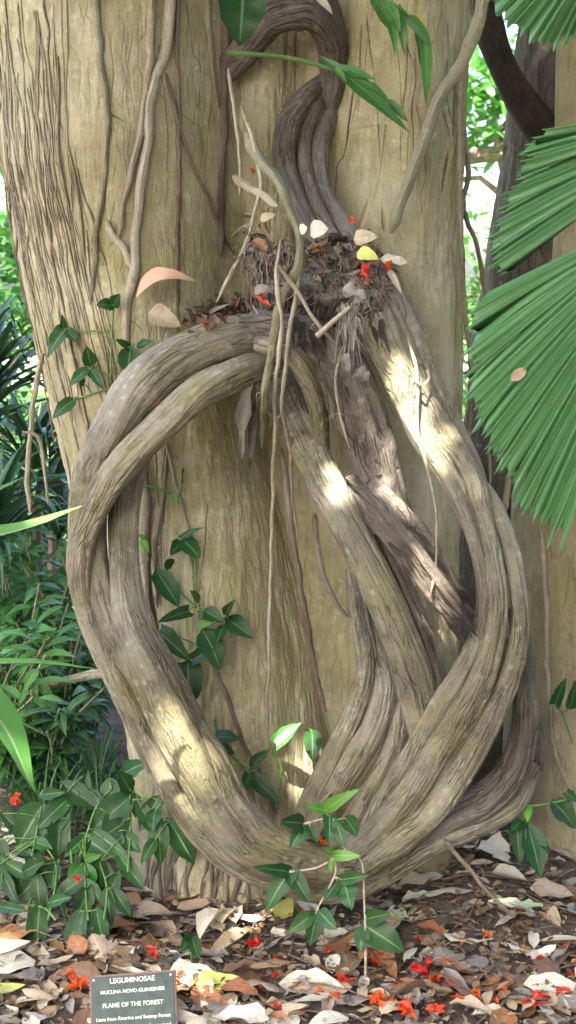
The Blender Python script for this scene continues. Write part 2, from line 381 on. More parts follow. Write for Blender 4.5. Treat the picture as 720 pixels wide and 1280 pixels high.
# ------------------------------------------------------------------ ground
def gz(x, y):
    x = np.asarray(x, float); y = np.asarray(y, float)
    near = np.exp(-((x / 3) ** 2 + ((y - .2) / 3) ** 2))
    h = near * (.018 * fbm(x * 4, y * 4, 3.3, 3) + .008 * fbm(x * 17, y * 17, 9.1, 2))
    h = h + .10 * np.exp(-(((x + .62) / .32) ** 2 + ((y - .55) / .45) ** 2))          # bank beside the trunk
    h = h + .05 * np.exp(-(((x - .55) / .35) ** 2 + ((y - .25) / .25) ** 2))
    return h
def spaced(lo, hi, dlo, dhi, fine):
    a = np.arange(dlo, dhi + 1e-6, fine)
    def outw(start, end):
        o = []; d = fine * 1.25; p = start
        while p < end: p += d; o.append(p); d *= 1.25
        return np.array(o)
    return np.concatenate([-outw(-dlo, -lo)[::-1], a, outw(dhi, hi)])
gx = spaced(-250, 250, -1.6, 1.6, .02); gy = spaced(-250, 250, -1.6, 1.4, .02)
GX, GY = np.meshgrid(gx, gy)
mb = MB(); mb.grid(np.stack([GX, GY, gz(GX, GY)], -1), np.stack([GX, GY], -1))
o = mb.build('ground', M['soil']); o['kind'] = 'structure'

def strip(name, xs, ys, z, mat):
    X, Y = np.meshgrid(xs, ys); mb = MB(); mb.grid(np.stack([X, Y, gz(X, Y) + z], -1), np.stack([X, Y], -1))
    o = mb.build(name, mat); o['kind'] = 'structure'; return o
strip('path', np.linspace(-14, 14, 60), np.linspace(4.9, 6.6, 5), .012, M['gravel'])
strip('courtyard', np.linspace(-40, 40, 30), np.linspace(17, 48, 20), .012, M['gravel'])

# ------------------------------------------------------------------ trunks (fused columns)
def lobe(rows, Yc, ry):
    """rows: (py, left px, right px); returns a table z -> centre x, radius x"""
    out = []
    for py, l, r in rows:
        a = at(l, py, Yc); b = at(r, py, Yc)
        out.append((a[2], (a[0] + b[0]) / 2, (b[0] - a[0]) / 2))
    out.sort()
    return np.array(out), Yc, ry

def fused(lobes, cx, cy, zs, thetas, k=.02, rmax=1.6, amp=1.0, seed=0):
    Z, TH = np.meshgrid(zs, thetas, indexing='ij')
    CX = np.interp(Z, cx[0], cx[1]) ; CY = np.full_like(Z, cy)
    dx, dy = np.cos(TH), np.sin(TH)
    def sdf(r):
        x = CX + r * dx; y = CY + r * dy; acc = None
        for tab, Yc, ry in lobes:
            lx = np.interp(Z, tab[:, 0], tab[:, 1]); rx = np.interp(Z, tab[:, 0], tab[:, 2])
            yy = np.interp(Z, ry[0], ry[1]) if not np.isscalar(ry) else ry
            q = np.sqrt(((x - lx) / rx) ** 2 + ((y - Yc) / yy) ** 2)
            d = (q - 1) * np.minimum(rx, yy)
            acc = d if acc is None else (-k * np.log(np.exp(-acc / k) + np.exp(-d / k)))
        return acc
    rs = np.linspace(.0, rmax, 90)
    best = np.zeros_like(Z)
    for a in rs:                                   # outermost radius still inside
        best = np.where(sdf(a) < 0, a, best)
    lo, hi = best, best + rs[1]
    for _ in range(14):
        mid = (lo + hi) / 2; ins = sdf(mid) < 0
        lo = np.where(ins, mid, lo); hi = np.where(ins, hi, mid)
    r = lo
    x = CX + r * dx; y = CY + r * dy
    d = .010 * fbm(x * 9 + seed, y * 9, Z * 1.6, 4) + .004 * fbm(x * 40, y * 40 + seed, Z * 5, 3) + .0018 * fbm(x * 120, y * 120, Z * 30 + seed, 2)
    r = r + d * amp
    return np.stack([CX + r * dx, CY + r * dy, Z], -1)

zs = np.concatenate([np.linspace(-.15, 2.15, 400), np.linspace(2.2, 6.2, 40)])
front = np.linspace(-np.pi - .15, .15, 560); back = np.linspace(.15, np.pi - .15, 60)[1:]
thetas = np.concatenate([front, back])
LL = lobe([(-2200, -60, 250), (-300, -40, 300), (0, -12, 282), (200, 2, 284), (400, 42, 296), (600, 88, 340), (800, 136, 398), (950, 164, 414), (1050, 160, 424), (1130, 132, 436), (1200, 110, 445)], .25, ([0, .12, .4, 3], [.30, .27, .25, .25]))
LM = lobe([(-2200, 290, 420), (0, 292, 388), (120, 292, 384), (300, 292, 390), (600, 330, 440), (1150, 340, 500)], .315, .12)
LR = lobe([(-2200, 440, 610), (-200, 446, 590), (0, 441, 583), (300, 442, 576), (600, 446, 573), (850, 462, 572), (1000, 465, 565), (1130, 455, 575)], .19, ([0, .15, .4, 3], [.15, .15, .16, .17]))
G = fused([LL, LM, LR], ([0, 2], [-.06, -.06]), .30, zs, thetas, k=.012)
tree = thing('buttressed_tree', 'huge pale tan barked tree with fused columns behind the looping liana', 'tree', (-.05, .3, 0))
mb = MB(); mb.grid(G, np.stack([G[..., 0], G[..., 2]], -1)); trunk = mb.build('trunk', M['trunk'], tree)
def bvh_of(mbs):
    V = []; Fs = []; n = 0
    for m in mbs:
        v = np.concatenate(m.v); V += v.tolist(); Fs += [tuple(i + n for i in f) for f in m.f]; n += len(v)
    return BVHTree.FromPolygons(V, Fs)
trunk_mb = mb

T2 = lobe([(-1500, 680, 960), (-100, 668, 930), (0, 652, 920), (100, 640, 900), (200, 626, 890), (300, 611, 880), (360, 604, 880), (430, 588, 880), (600, 575, 880), (1100, 560, 900)], .80, .22)
T2b = lobe([(-400, 712, 900), (150, 694, 890), (300, 692, 890), (450, 682, 890), (620, 640, 880), (800, 632, 860), (950, 634, 860), (1060, 640, 860), (1130, 610, 900)], .38, ([0, .1, .35, 1.0, 1.5, 2.6], [.32, .27, .24, .18, .15, .13]))
zs2 = np.concatenate([np.linspace(-.15, 2.2, 220), np.linspace(2.25, 6, 25)])
G2 = fused([T2], ([0, 2], [.68, .68]), .80, zs2, np.linspace(-np.pi, np.pi, 200), k=.015, seed=40)
zs3 = np.linspace(-.15, 2.6, 240)
G3 = fused([T2b], ([0, 2], [.66, .66]), .50, zs3, np.linspace(-np.pi, np.pi, 220), k=.015, seed=43)
tree2 = thing('rear_tree', 'darker brown tree trunk behind the fan palm fronds', 'tree', (.68, .8, 0))
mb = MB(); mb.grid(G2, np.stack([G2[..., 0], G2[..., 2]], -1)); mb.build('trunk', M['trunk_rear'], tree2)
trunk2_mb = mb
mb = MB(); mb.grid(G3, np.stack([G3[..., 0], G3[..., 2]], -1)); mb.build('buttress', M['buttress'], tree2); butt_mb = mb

# ------------------------------------------------------------------ the liana
lia = thing('twisted_liana', 'massive grey-brown twisted woody liana looping in front of the trunk', 'liana', (-.2, -.2, 0))
liana_mbs = []
def strand(pts, mat='liana', lobes=2, amp=.07, twist=3.0, seed=0, step=.006, n=96, flat=.0, ridge=.07, endtaper=(0, 0), part='stem', reg=True, grooves=3):
    """pts: (px, py, Y, radius px)"""
    P = []
    for px, py, Y, r in pts:
        p = at(px, py, Y); P.append((*p, r * mpp(p)))
    C = catmull(P, step); Q = C[:, :3]; rad = C[:, 3] * {11: .86, 12: .84, 13: .86, 15: .85, 16: .86, 17: .84, 18: .86, 1: .93, 3: .94}.get(seed, 1)
    # gentle organic wander
    s = np.arange(len(Q)) * step
    Q = Q + np.stack([vnoise(s * 7, seed, 1), vnoise(s * 7, seed, 2), vnoise(s * 7, seed, 3)], -1) * .003
    def prof(PH, S):
        ph = PH + twist * S + seed
        f = 1 + 1.35 * amp * np.cos(lobes * ph) + amp * .6 * np.cos((lobes + 1) * ph + 1.3 + seed)
        cx, cy = np.cos(ph), np.sin(ph)
        f = f + ridge * fbm(cx * 2.4 + seed * 3, cy * 2.4, S * 3.0, 3)
        f = f + ridge * .55 * fbm(cx * 7 + seed, cy * 7, S * 5.0, 2)
        f = f - ridge * 1.0 * np.clip(vnoise(cx * 3.2 + 9, cy * 3.2 + seed, S * 1.8) - .25, 0, 1)
        f = f * (1 + .05 * vnoise(S * 9, seed * 2.0, 4.4))
        rid = 1 - np.abs(vnoise(cx * 5 + seed, cy * 5, S * 6))
        f = f + .03 * (rid - .75) + .018 * vnoise(cx * 13, cy * 13 + seed, S * 16) + .012 * vnoise(cx * 22, cy * 22 + seed, S * 60)
        gr = np.random.default_rng(int(seed * 10) + 3)
        for q in range(int(5)):
            s0 = gr.uniform(0, max(.3, S.max())); p0 = gr.uniform(0, 6.283)
            a1 = (PH - p0 + np.pi) % (2 * np.pi) - np.pi
            f = f + gr.uniform(.05, .16) * np.exp(-((S - s0) / gr.uniform(.012, .03)) ** 2 - (a1 / gr.uniform(.3, .6)) ** 2)
        f = f * (1 + .07 * vnoise(S * 5, seed * 3.0, 8.8))
        for q in range(grooves):
            c0 = gr.uniform(0, 6.283); wd = gr.uniform(.14, .30); dp = gr.uniform(.08, .24)
            a0 = ph - c0 - .7 * vnoise(S * 2.2, q * 3.1, seed) - .12 * vnoise(S * 14, q, seed)
            a0 = (a0 + np.pi) % (2 * np.pi) - np.pi
            f = f - dp * np.exp(-(a0 / wd) ** 2) * (.55 + .45 * vnoise(S * 4, q * 9.0, seed + 2))
        f = f * (1 - flat * np.cos(PH) ** 2)
        return f
    mb = MB(); tube(mb, Q, rad, n, prof=prof, seed=seed)
    o = mb.build(part, M[mat], lia)
    if reg: liana_mbs.append(mb)
    return mb, o

# left half of the ring
strand([(352, 428, -.03, 26), (300, 424, -.10, 31), (245, 437, -.14, 33), (190, 474, -.17, 33), (146, 530, -.18, 30), (116, 600, -.16, 27), (112, 680, -.16, 25), (124, 760, -.17, 24), (150, 830, -.18, 24), (183, 895, -.19, 25), (212, 965, -.20, 27), (250, 1030, -.20, 27), (305, 1078, -.18, 26), (372, 1100, -.17, 26), (440, 1098, -.17, 25), (500, 1070, -.17, 25)], 'liana', 3, .07, 2.2, 1)
strand([(356, 458, -.05, 15), (310, 462, -.12, 20), (258, 484, -.19, 22), (205, 530, -.22, 23), (155, 580, -.23, 22), (118, 636, -.22, 20), (99, 700, -.20, 16), (104, 760, -.18, 13), (130, 822, -.16, 13), (165, 890, -.14, 14), (195, 960, -.13, 14)], 'liana_pale', 2, .08, 2.6, 2)
strand([(196, 520, -.06, 17), (168, 575, -.10, 20), (154, 640, -.14, 20), (153, 705, -.17, 20), (166, 780, -.20, 27), (192, 850, -.22, 35), (226, 920, -.24, 36), (262, 985, -.24, 34), (300, 1042, -.23, 29), (350, 1075, -.22, 24), (410, 1090, -.20, 22), (470, 1085, -.18, 22)], 'liana', 3, .06, 1.5, 3)
strand([(222, 880, -.21, 14), (262, 950, -.245, 20), (292, 1005, -.25, 20), (335, 1046, -.24, 16), (385, 1068, -.22, 13), (435, 1082, -.2, 12)], 'liana_pale', 2, .08, 2.0, 4)
# arch crown to the right of the middle
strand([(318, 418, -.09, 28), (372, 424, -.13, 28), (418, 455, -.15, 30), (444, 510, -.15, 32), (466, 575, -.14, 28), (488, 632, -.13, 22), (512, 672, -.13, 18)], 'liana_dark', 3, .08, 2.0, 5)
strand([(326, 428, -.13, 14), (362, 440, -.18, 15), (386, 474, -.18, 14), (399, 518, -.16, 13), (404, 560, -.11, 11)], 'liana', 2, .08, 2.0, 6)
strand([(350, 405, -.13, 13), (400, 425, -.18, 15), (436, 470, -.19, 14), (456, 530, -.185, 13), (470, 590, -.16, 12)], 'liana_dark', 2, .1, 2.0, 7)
# straight diagonal stem through the ring
strand([(346, 466, .08, 17), (358, 498, .01, 20), (374, 536, -.07, 21), (402, 598, -.14, 22), (433, 655, -.17, 22), (465, 716, -.18, 22), (496, 785, -.18, 23), (518, 850, -.16, 25), (530, 915, -.13, 22), (536, 970, -.09, 20)], 'liana', 2, .06, 1.2, 8)
strand([(474, 665, -.14, 9), (504, 730, -.15, 12), (528, 795, -.15, 13), (545, 860, -.13, 12), (548, 920, -.09, 10)], 'wood_rough', 4, .14, 2.0, 9, ridge=.12)
# broken stub with splintered end
strand([(440, 600, -.12, 17), (478, 636, -.17, 21), (515, 682, -.20, 22), (545, 728, -.21, 21), (564, 754, -.21, 18), (574, 767, -.21, 12)], 'wood_rough', 5, .18, 1.0, 10, ridge=.2, part='broken_stub')
mb = MB()
ax = unit(at(590, 790, -.2) - at(500, 665, -.2)); sd = np.array((ax[2], 0, -ax[0]))
for k in range(120):
    t = random.random() ** .7; c = at(492 + 76 * t, 655 + 102 * t, -.2); a = random.uniform(-1.4, 1.4)
    p0 = c + sd * math.sin(a) * .028 + np.array((0, -math.cos(a) * .030 - .002, 0))
    L = random.uniform(.03, .075) * (1.3 if t > .75 else .8)
    d = ax + rng.normal(size=3) * .12
    leaf(mb, p0, p0 + unit(d) * L, random.uniform(.004, .012), (random.uniform(-.6, .6) + sd[0] * math.sin(a), -1, .3), fold=.7, shape='blade', nu=2, nv=4, arch=random.uniform(-.04, .12))
mb.build('splinter', M['wood_rough'], lia, smooth=False)
# strands leaving the node to the right and coming round
strand([(440, 350, -.08, 26), (470, 400, -.13, 30), (500, 470, -.17, 27), (528, 535, -.19, 24), (560, 590, -.20, 18), (584, 645, -.20, 15), (600, 700, -.19, 13), (604, 748, -.19, 13), (596, 795, -.19, 14), (576, 842, -.19, 15), (550, 882, -.19, 16), (522, 933, -.19, 17), (495, 984, -.19, 19), (464, 1040, -.18, 20)], 'liana', 2, .09, 2.4, 11)
strand([(462, 340, -.07, 25), (494, 398, -.12, 28), (524, 468, -.16, 27), (556, 538, -.18, 27), (588, 600, -.185, 24), (608, 655, -.19, 18), (620, 712, -.20, 17), (623, 765, -.215, 17), (609, 828, -.225, 19), (580, 890, -.23, 21), (547, 943, -.235, 22), (513, 991, -.24, 22), (476, 1034, -.23, 21), (440, 1064, -.22, 20)], 'liana', 3, .07, 2.0, 12)
strand([(566, 580, -.13, 14), (604, 622, -.16, 19), (630, 668, -.18, 14), (643, 722, -.20, 13), (648, 778, -.215, 14), (638, 838, -.225, 16), (611, 905, -.24, 17), (576, 966, -.25, 18), (540, 1014, -.25, 20), (498, 1052, -.245, 21), (450, 1082, -.22, 20)], 'liana', 2, .07, 1.8, 13)
strand([(646, 760, -.12, 12), (653, 850, -.14, 16), (656, 915, -.15, 19), (640, 968, -.17, 21), (604, 1003, -.18, 21), (560, 1022, -.18, 20), (520, 1046, -.17, 20)], 'liana_dark', 3, .1, 2.4, 14, ridge=.09)
strand([(664, 955, -.10, 13), (640, 1006, -.14, 17), (592, 1034, -.17, 18), (545, 1050, -.18, 20), (498, 1078, -.18, 21), (450, 1098, -.18, 20)], 'liana', 2, .07, 1.6, 15)
strand([(640, 800, -.05, 12), (662, 880, -.07, 13), (668, 950, -.07, 13), (650, 1005, -.07, 14)], 'liana_dark', 2, .1, 1.6, 25)
# strands in the opening, lower middle
strand([(440, 712, -.02, 12), (445, 770, -.05, 15), (456, 825, -.09, 17), (450, 872, -.12, 18), (428, 922, -.14, 18), (402, 975, -.14, 18), (380, 1022, -.12, 18), (368, 1060, -.10, 16)], 'liana', 3, .08, 2.2, 16)
strand([(452, 760, -.01, 11), (470, 815, -.06, 15), (481, 862, -.11, 17), (468, 912, -.15, 18), (442, 955, -.16, 19), (414, 1000, -.15, 18), (392, 1046, -.13, 17)], 'liana', 2, .08, 2.4, 17)
strand([(486, 830, -.05, 9), (497, 882, -.11, 15), (488, 936, -.14, 18), (466, 984, -.15, 19), (440, 1030, -.15, 18), (418, 1066, -.14, 17)], 'liana', 2, .07, 2.0, 18)
# upper coil in the recess
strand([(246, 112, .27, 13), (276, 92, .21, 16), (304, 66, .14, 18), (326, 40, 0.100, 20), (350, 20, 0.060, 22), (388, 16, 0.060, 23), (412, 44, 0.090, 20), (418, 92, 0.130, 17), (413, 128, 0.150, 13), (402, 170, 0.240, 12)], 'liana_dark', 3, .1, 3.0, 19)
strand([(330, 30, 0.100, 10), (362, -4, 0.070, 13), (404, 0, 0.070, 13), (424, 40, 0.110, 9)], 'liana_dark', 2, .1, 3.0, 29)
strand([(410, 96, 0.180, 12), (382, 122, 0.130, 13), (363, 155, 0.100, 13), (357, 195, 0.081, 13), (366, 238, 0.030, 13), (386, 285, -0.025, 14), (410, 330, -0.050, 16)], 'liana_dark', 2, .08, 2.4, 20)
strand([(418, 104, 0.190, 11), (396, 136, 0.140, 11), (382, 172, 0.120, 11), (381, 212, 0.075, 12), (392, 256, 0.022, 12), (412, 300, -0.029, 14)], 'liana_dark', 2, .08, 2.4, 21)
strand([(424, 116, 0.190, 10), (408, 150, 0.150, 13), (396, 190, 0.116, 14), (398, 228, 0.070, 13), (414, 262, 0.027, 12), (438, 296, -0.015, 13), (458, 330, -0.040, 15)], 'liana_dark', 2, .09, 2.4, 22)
# woody knot where the strands meet
mb = MB()
kc = at(402, 372, -.06); th = np.linspace(0, 2 * np.pi, 73); la = np.linspace(-np.pi / 2, np.pi / 2, 41)
LA, TH = np.meshgrid(la, th, indexing='ij')
d = np.stack([np.cos(LA) * np.cos(TH), np.cos(LA) * np.sin(TH), np.sin(LA)], -1)
f = 1 + .22 * fbm(d[..., 0] * 2.2, d[..., 1] * 2.2, d[..., 2] * 2.2 + 3, 4) + .05 * fbm(d[..., 0] * 12, d[..., 1] * 12, d[..., 2] * 5, 2)
mb.grid(kc + d * f[..., None] * np.array((.125, .085, .062)), np.stack([TH * .1, LA * .1], -1)); mb.build('knot', M['liana_dark'], lia); liana_mbs.append(mb)

BT = bvh_of([trunk_mb, trunk2_mb, butt_mb]); BA = bvh_of([trunk_mb, trunk2_mb, butt_mb] + liana_mbs)
def hit(px, py, tree_=None, Y=None, off=0.0):
    d = Vector(ray(px, py)).normalized()
    h = (tree_ or BA).ray_cast(Vector(CAM), d)
    if h[0] is None: return at(px, py, .2 if Y is None else Y)
    return np.array(h[0]) - np.array(d) * off
def ghit(px, py):
    d = ray(px, py); t = -CAM[2] / d[2]
    for _ in range(4):
        p = CAM + d * t; t = -(CAM[2] - float(gz(p[0], p[1]))) / d[2]
    p = CAM + d * t
    return np.array((p[0], p[1], float(gz(p[0], p[1]))))

# ------------------------------------------------------------------ roots and thin stems
def path_pts(pts, r, on, off):
    P = []
    for q in pts:
        px, py = q[:2]
        if len(q) > 2: p = at(px, py, q[2])
        else: p = hit(px, py, BT if on == 'trunk' else BA, off=off)
        P.append(p)
    P = np.array(P)
    return P
def thin(name, label, cat, pts, r, mat, on='trunk', off=.006, taper=.6, group=None, parent=None, n=9, part=None):
    P = path_pts(pts, r, on, off)
    rm = r * mpp(P[0])
    C = catmull(P, .012)
    k = np.linspace(0, 1, len(C))
    # small natural kinks
    ln = len(C) * .012; am = min(.004, rm * .9) if parent is None else min(.002, rm * .8)
    C = C + np.stack([fbm(k * ln * 16, rm * 900, 1.5, 3), fbm(k * ln * 16, rm * 900, 2.5, 2) * .3, fbm(k * ln * 16, rm * 900, 3.5, 3)], -1) * am
    mb = MB(); tube(mb, C, rm * (1 + (taper - 1) * k) * np.clip(.45 + k * 9, 0, 1) * np.clip(.35 + (1 - k) * 14, 0, 1), n, rough=.3, seed=random.random() * 9)
    if parent is not None: return mb.build(name, M[mat], parent)
    for q in range(int(len(C) / 7)):
        i = random.randrange(2, len(C) - 2); l = random.uniform(.012, .05); e = C[i] + np.array((random.gauss(0, .5), random.uniform(-.05, .25), -random.uniform(.4, 1))) * l
        Cc = catmull([C[i], (C[i] + e) / 2 + rng.normal(size=3) * .004, e], .008); tube(mb, Cc, np.linspace(1, .35, len(Cc)) * max(.0006, rm * random.uniform(.10, .22)), 5)
    o = mb.build(name, M[mat], None, origin=C[0]); tag(o, label, cat, group); return o

roots = [
 ('thick mossy aerial root draping over the knot and down across the ring', [(302, 140, .02), (318, 190, -.03), (350, 235, -.09), (372, 290, -.14), (374, 330, -.17), (352, 375, -.19), (342, 420, -.205), (331, 480, -.19), (327, 560, -.08)], 8, 'root_green', .45),
 ('slim pale root slanting from the recess down to the big dried leaf', [(301, 132, .0), (316, 175, -.03), (326, 222, -.05), (318, 262, -.05), (303, 315, -.04), (270, 380, -.03)], 3.2, 'root_pale', .7),
 ('short straight pale root beside the recess below the green leaf stalk', [(287, 85, -.02), (290, 120, -.02), (300, 185, -.02), (299, 245, -.01)], 2.6, 'root_pale', .8),
 ('long straight thin root hanging down the middle of the open ring', [(352, 300, -.16), (345, 345, -.19), (352, 400, -.205), (346, 455, -.21), (343, 530, -.11), (340, 650, -.06), (336, 770, -.04), (333, 900, -.03), (330, 935, -.03)], 3.0, 'root_pale', .7),
 ('forked brownish root ending over the dark hollow of the arch', [(376, 335, -.17), (364, 400, -.21), (355, 470, -.22), (351, 505, -.21), (360, 545, -.13), (364, 600, -.08), (372, 680, -.05)], 3.0, 'root', .6),
 ('stubby pale root reaching across the recess into the knot debris', [(292, 222, -.01), (320, 240, -.04), (346, 258, -.09)], 5.5, 'root_pale', .8),
 ('crooked thin root crossing the grey strips below the knot', [(348, 330, -.19), (372, 365, -.2), (396, 402, -.215), (424, 434, -.2)], 3.0, 'root', .6),
 ('dark woody vine running down the seam inside the ring', [(352, 560, -.06), (362, 640, -.05), (374, 720, -.04), (386, 790, -.03), (398, 850, -.02), (408, 890, -.02)], 4.5, 'root_brown', .7),
 ('curved dark rootlet crossing behind the straight diagonal stem', [(392, 640, -.02), (398, 690, -.04), (412, 740, -.06), (434, 772, -.08)], 4.0, 'root_brown', .7),
 ('stout pale vine with ringed joints climbing the left column', [(214, -30), (210, 30), (203, 70), (190, 115), (184, 180), (174, 250), (167, 320), (160, 400), (156, 450)], 7.5, 'root_pale', .75),
 ('olive vine close beside the stout pale ringed vine', [(193, -30), (188, 40), (184, 100), (174, 165), (160, 240), (148, 300)], 5.5, 'root', .6),
 ('straight brown vine hanging beside the big dried leaf', [(222, -30), (222, 80), (224, 180), (222, 300), (222, 395)], 2.6, 'root_brown', .9),
 ('thin brown vine slanting from the straight vine to the recess', [(208, 90), (220, 140), (238, 195), (260, 250), (274, 285), (292, 318)], 2.4, 'root_brown', .8),
 ('grey flattened stem on the column beside the hanging dark leaf', [(257, -30), (260, 40), (267, 95), (272, 135)], 5, 'root', .6),
 ('dark shaggy root lining the edge of the recess', [(279, -30), (280, 80), (279, 160), (276, 230), (274, 320)], 7.5, 'root_brown', .6),
 ('bluish grey vine running down the middle of the left column', [(118, -30), (124, 60), (133, 130), (129, 230), (120, 310), (112, 380)], 5, 'root_green', .7),
 ('short pale spur joining the stout ringed vine', [(134, 274), (142, 294), (156, 312), (165, 335)], 5, 'root_pale', 1.0),
 ('brown creeping stem slanting down inside the open ring', [(248, 765), (262, 815), (282, 870), (304, 925), (330, 975), (346, 1018)], 3.2, 'root_brown', .8),
 ('reddish brown root hugging the inner edge of the ring', [(178, 560), (186, 640), (184, 720), (196, 800), (222, 880), (240, 930)], 4.5, 'root_brown', .7),
 ('pair-crossing brown root in the upper part of the open ring', [(210, 560), (204, 620), (192, 690), (198, 760)], 3.0, 'root_brown', .8),
 ('pale root crossing a brown one in the upper open ring', [(206, 540), (216, 590), (230, 640), (240, 690), (245, 760)], 2.8, 'root', .7),
 ('smooth greenish climbing stem slanting across the right column', [(608, -30, -.06), (600, 20, -.06), (584, 62, -.06), (556, 108, -.05), (538, 150, -.03), (524, 192, -.02), (506, 240, -.02), (487, 290, -.02)], 9, 'root_green', .85),
 ('tan vine hanging in the bright gap beside the right column', [(578, 60, .08), (574, 170, .08), (577, 280, .08), (582, 400, .1), (588, 470, .1), (587, 570, .1)], 3.2, 'root', .9),
 ('looping tan vine swinging through the bright gap', [(592, -20, .2), (580, 120, .18), (586, 215, .2), (580, 255, .2), (596, 310, .22), (606, 370, .22)], 3.2, 'root', .9),
 ('thin tan vine running down the mossy buttress', [(676, 660), (681, 720), (684, 800), (688, 890), (698, 955), (720, 1000)], 3.0, 'root_pale', .9),
 ('short root stub hanging below the fan palm frond', [(634, 590, -.02), (632, 640, -.02)], 4.0, 'root', .9),
 ('thin dangling root beneath the edge of the fan palm frond', [(612, 560, .0), (613, 606, .0)], 2.4, 'root', .6),
 ('pale curling rootlet with a white fork on the sunlit strand', [(510, 420, -.2), (518, 450, -.215), (523, 480, -.222), (523, 530, -.235), (532, 580, -.24), (543, 630, -.24), (546, 690, -.235), (538, 745, -.25)], 2.4, 'root_pale', .7),
 ('dangling brown string below the grey dead strips', [(427, 436, -.215), (420, 480, -.225), (427, 525, -.22), (438, 560, -.22)], 2.0, 'root', .8),
 ('leafless twig leaning against the roots at the trunk foot', [(556, 1050, -.22), (590, 1090, -.24), (616, 1120, -.25), (642, 1146, -.26)], 3.0, 'twig', .6),
 ('tan stem hanging at the left rim of the trunk above the shrubs', [(52, 440, .05), (40, 520, .06), (34, 590, .08), (36, 640, .1)], 4.0, 'root', .7),
 ('crooked thin vine dangling beside the left rim of the trunk', [(30, 540, .02), (48, 545, .02), (58, 600, .02), (62, 630, .02)], 2.4, 'root', .7),
]
for lab, pts, r, mat, tp in roots:
    r_ = thin('hanging_root' if 'root' in lab else 'climbing_vine', lab, 'root' if 'root' in lab else 'vine', pts, r, mat, taper=tp)
# rootlets that cling to the trunk belong to the tree
edge = lambda py: np.interp(py, [0, 200, 400, 600], [-14, 0, 40, 84])
for k in range(74):
    y0 = random.uniform(-30, 330); y1 = min(620, y0 + random.uniform(150, 420)); o0 = random.random() ** 1.8 * 95 + 4
    drift = random.uniform(-14, 14); pts = []
    for i in range(7):
        t = i / 6; y = y0 + (y1 - y0) * t
        pts.append((edge(y) + o0 + drift * t + random.uniform(-4, 4), y))
    thin('aerial_root', '', '', pts, random.uniform(.7, 2.4), random.choice(['root', 'root', 'root', 'root_green', 'root', 'root_pale', 'root_brown']), parent=tree, off=.001, taper=.5, n=6)
for k in range(24):
    x = random.choice([random.uniform(100, 285), random.uniform(190, 330), random.uniform(440, 570)])
    y0 = random.uniform(-20, 150) if x > 430 or random.random() < .5 else random.uniform(520, 700)
    pts = []; dx = 0
    for i in range(6):
        dx += random.uniform(-9, 9); pts.append((x + dx, y0 + i * random.uniform(30, 45)))
    thin('aerial_root', '', '', pts, random.uniform(.6, 1.5), random.choice(['root', 'root', 'root_brown']), parent=tree, off=.0, taper=.4, n=5)
# root flare strands at the foot of the trunk, left
for k in range(34):
    x = random.uniform(140, 330); y = random.uniform(1020, 1075); a = random.uniform(-.35, .12); pts = []
    for i in range(5): pts.append((x + a * i * 26 + random.uniform(-4, 4), y + i * (1148 - y) / 4))
    thin('root_flare', '', '', pts, random.uniform(1.0, 4.2), random.choice(['root_brown', 'root', 'root_brown', 'liana']), parent=tree, off=-.001, taper=random.uniform(.7, 1.3), n=7)

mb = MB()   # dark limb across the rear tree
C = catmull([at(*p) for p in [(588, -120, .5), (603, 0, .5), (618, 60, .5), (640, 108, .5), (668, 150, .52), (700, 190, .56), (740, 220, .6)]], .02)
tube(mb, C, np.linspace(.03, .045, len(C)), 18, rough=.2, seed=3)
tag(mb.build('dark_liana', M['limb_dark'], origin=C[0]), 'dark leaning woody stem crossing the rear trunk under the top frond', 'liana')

# ------------------------------------------------------------------ leaves helpers
def leaf3(mb, spec, Ybase=None, lift=.03, on='all', off=.02, mi=0, shape='ovate', scale=1.0, **kw):
    bx, by, tx, ty, w = spec[:5]
    if Ybase is None: b = hit(bx, by, BT if on == 'trunk' else BA, off=off)
    else: b = at(bx, by, Ybase)
    lf = lift * random.uniform(.4, 1.4)
    t = at(tx, ty, b[1] - lf)
    n = unit((random.uniform(-.35, .35), -1.0, random.uniform(.25, .8)))
    k = dict(fold=random.uniform(.12, .35), arch=random.uniform(.02, .1), wave=random.uniform(.0, .05), cord=.10, ph=random.uniform(0, 6), nv=10)
    k.update(kw)
    if shape == 'ovate': shape = random.choice(['ovate', 'ovate', 'lance', 'heart'])
    scale = scale * random.uniform(.85, 1.15)
    leaf(mb, b, t, w * mpp(b) * 1.15 * scale, n, shape=shape, mi=mi, **k)
    return b
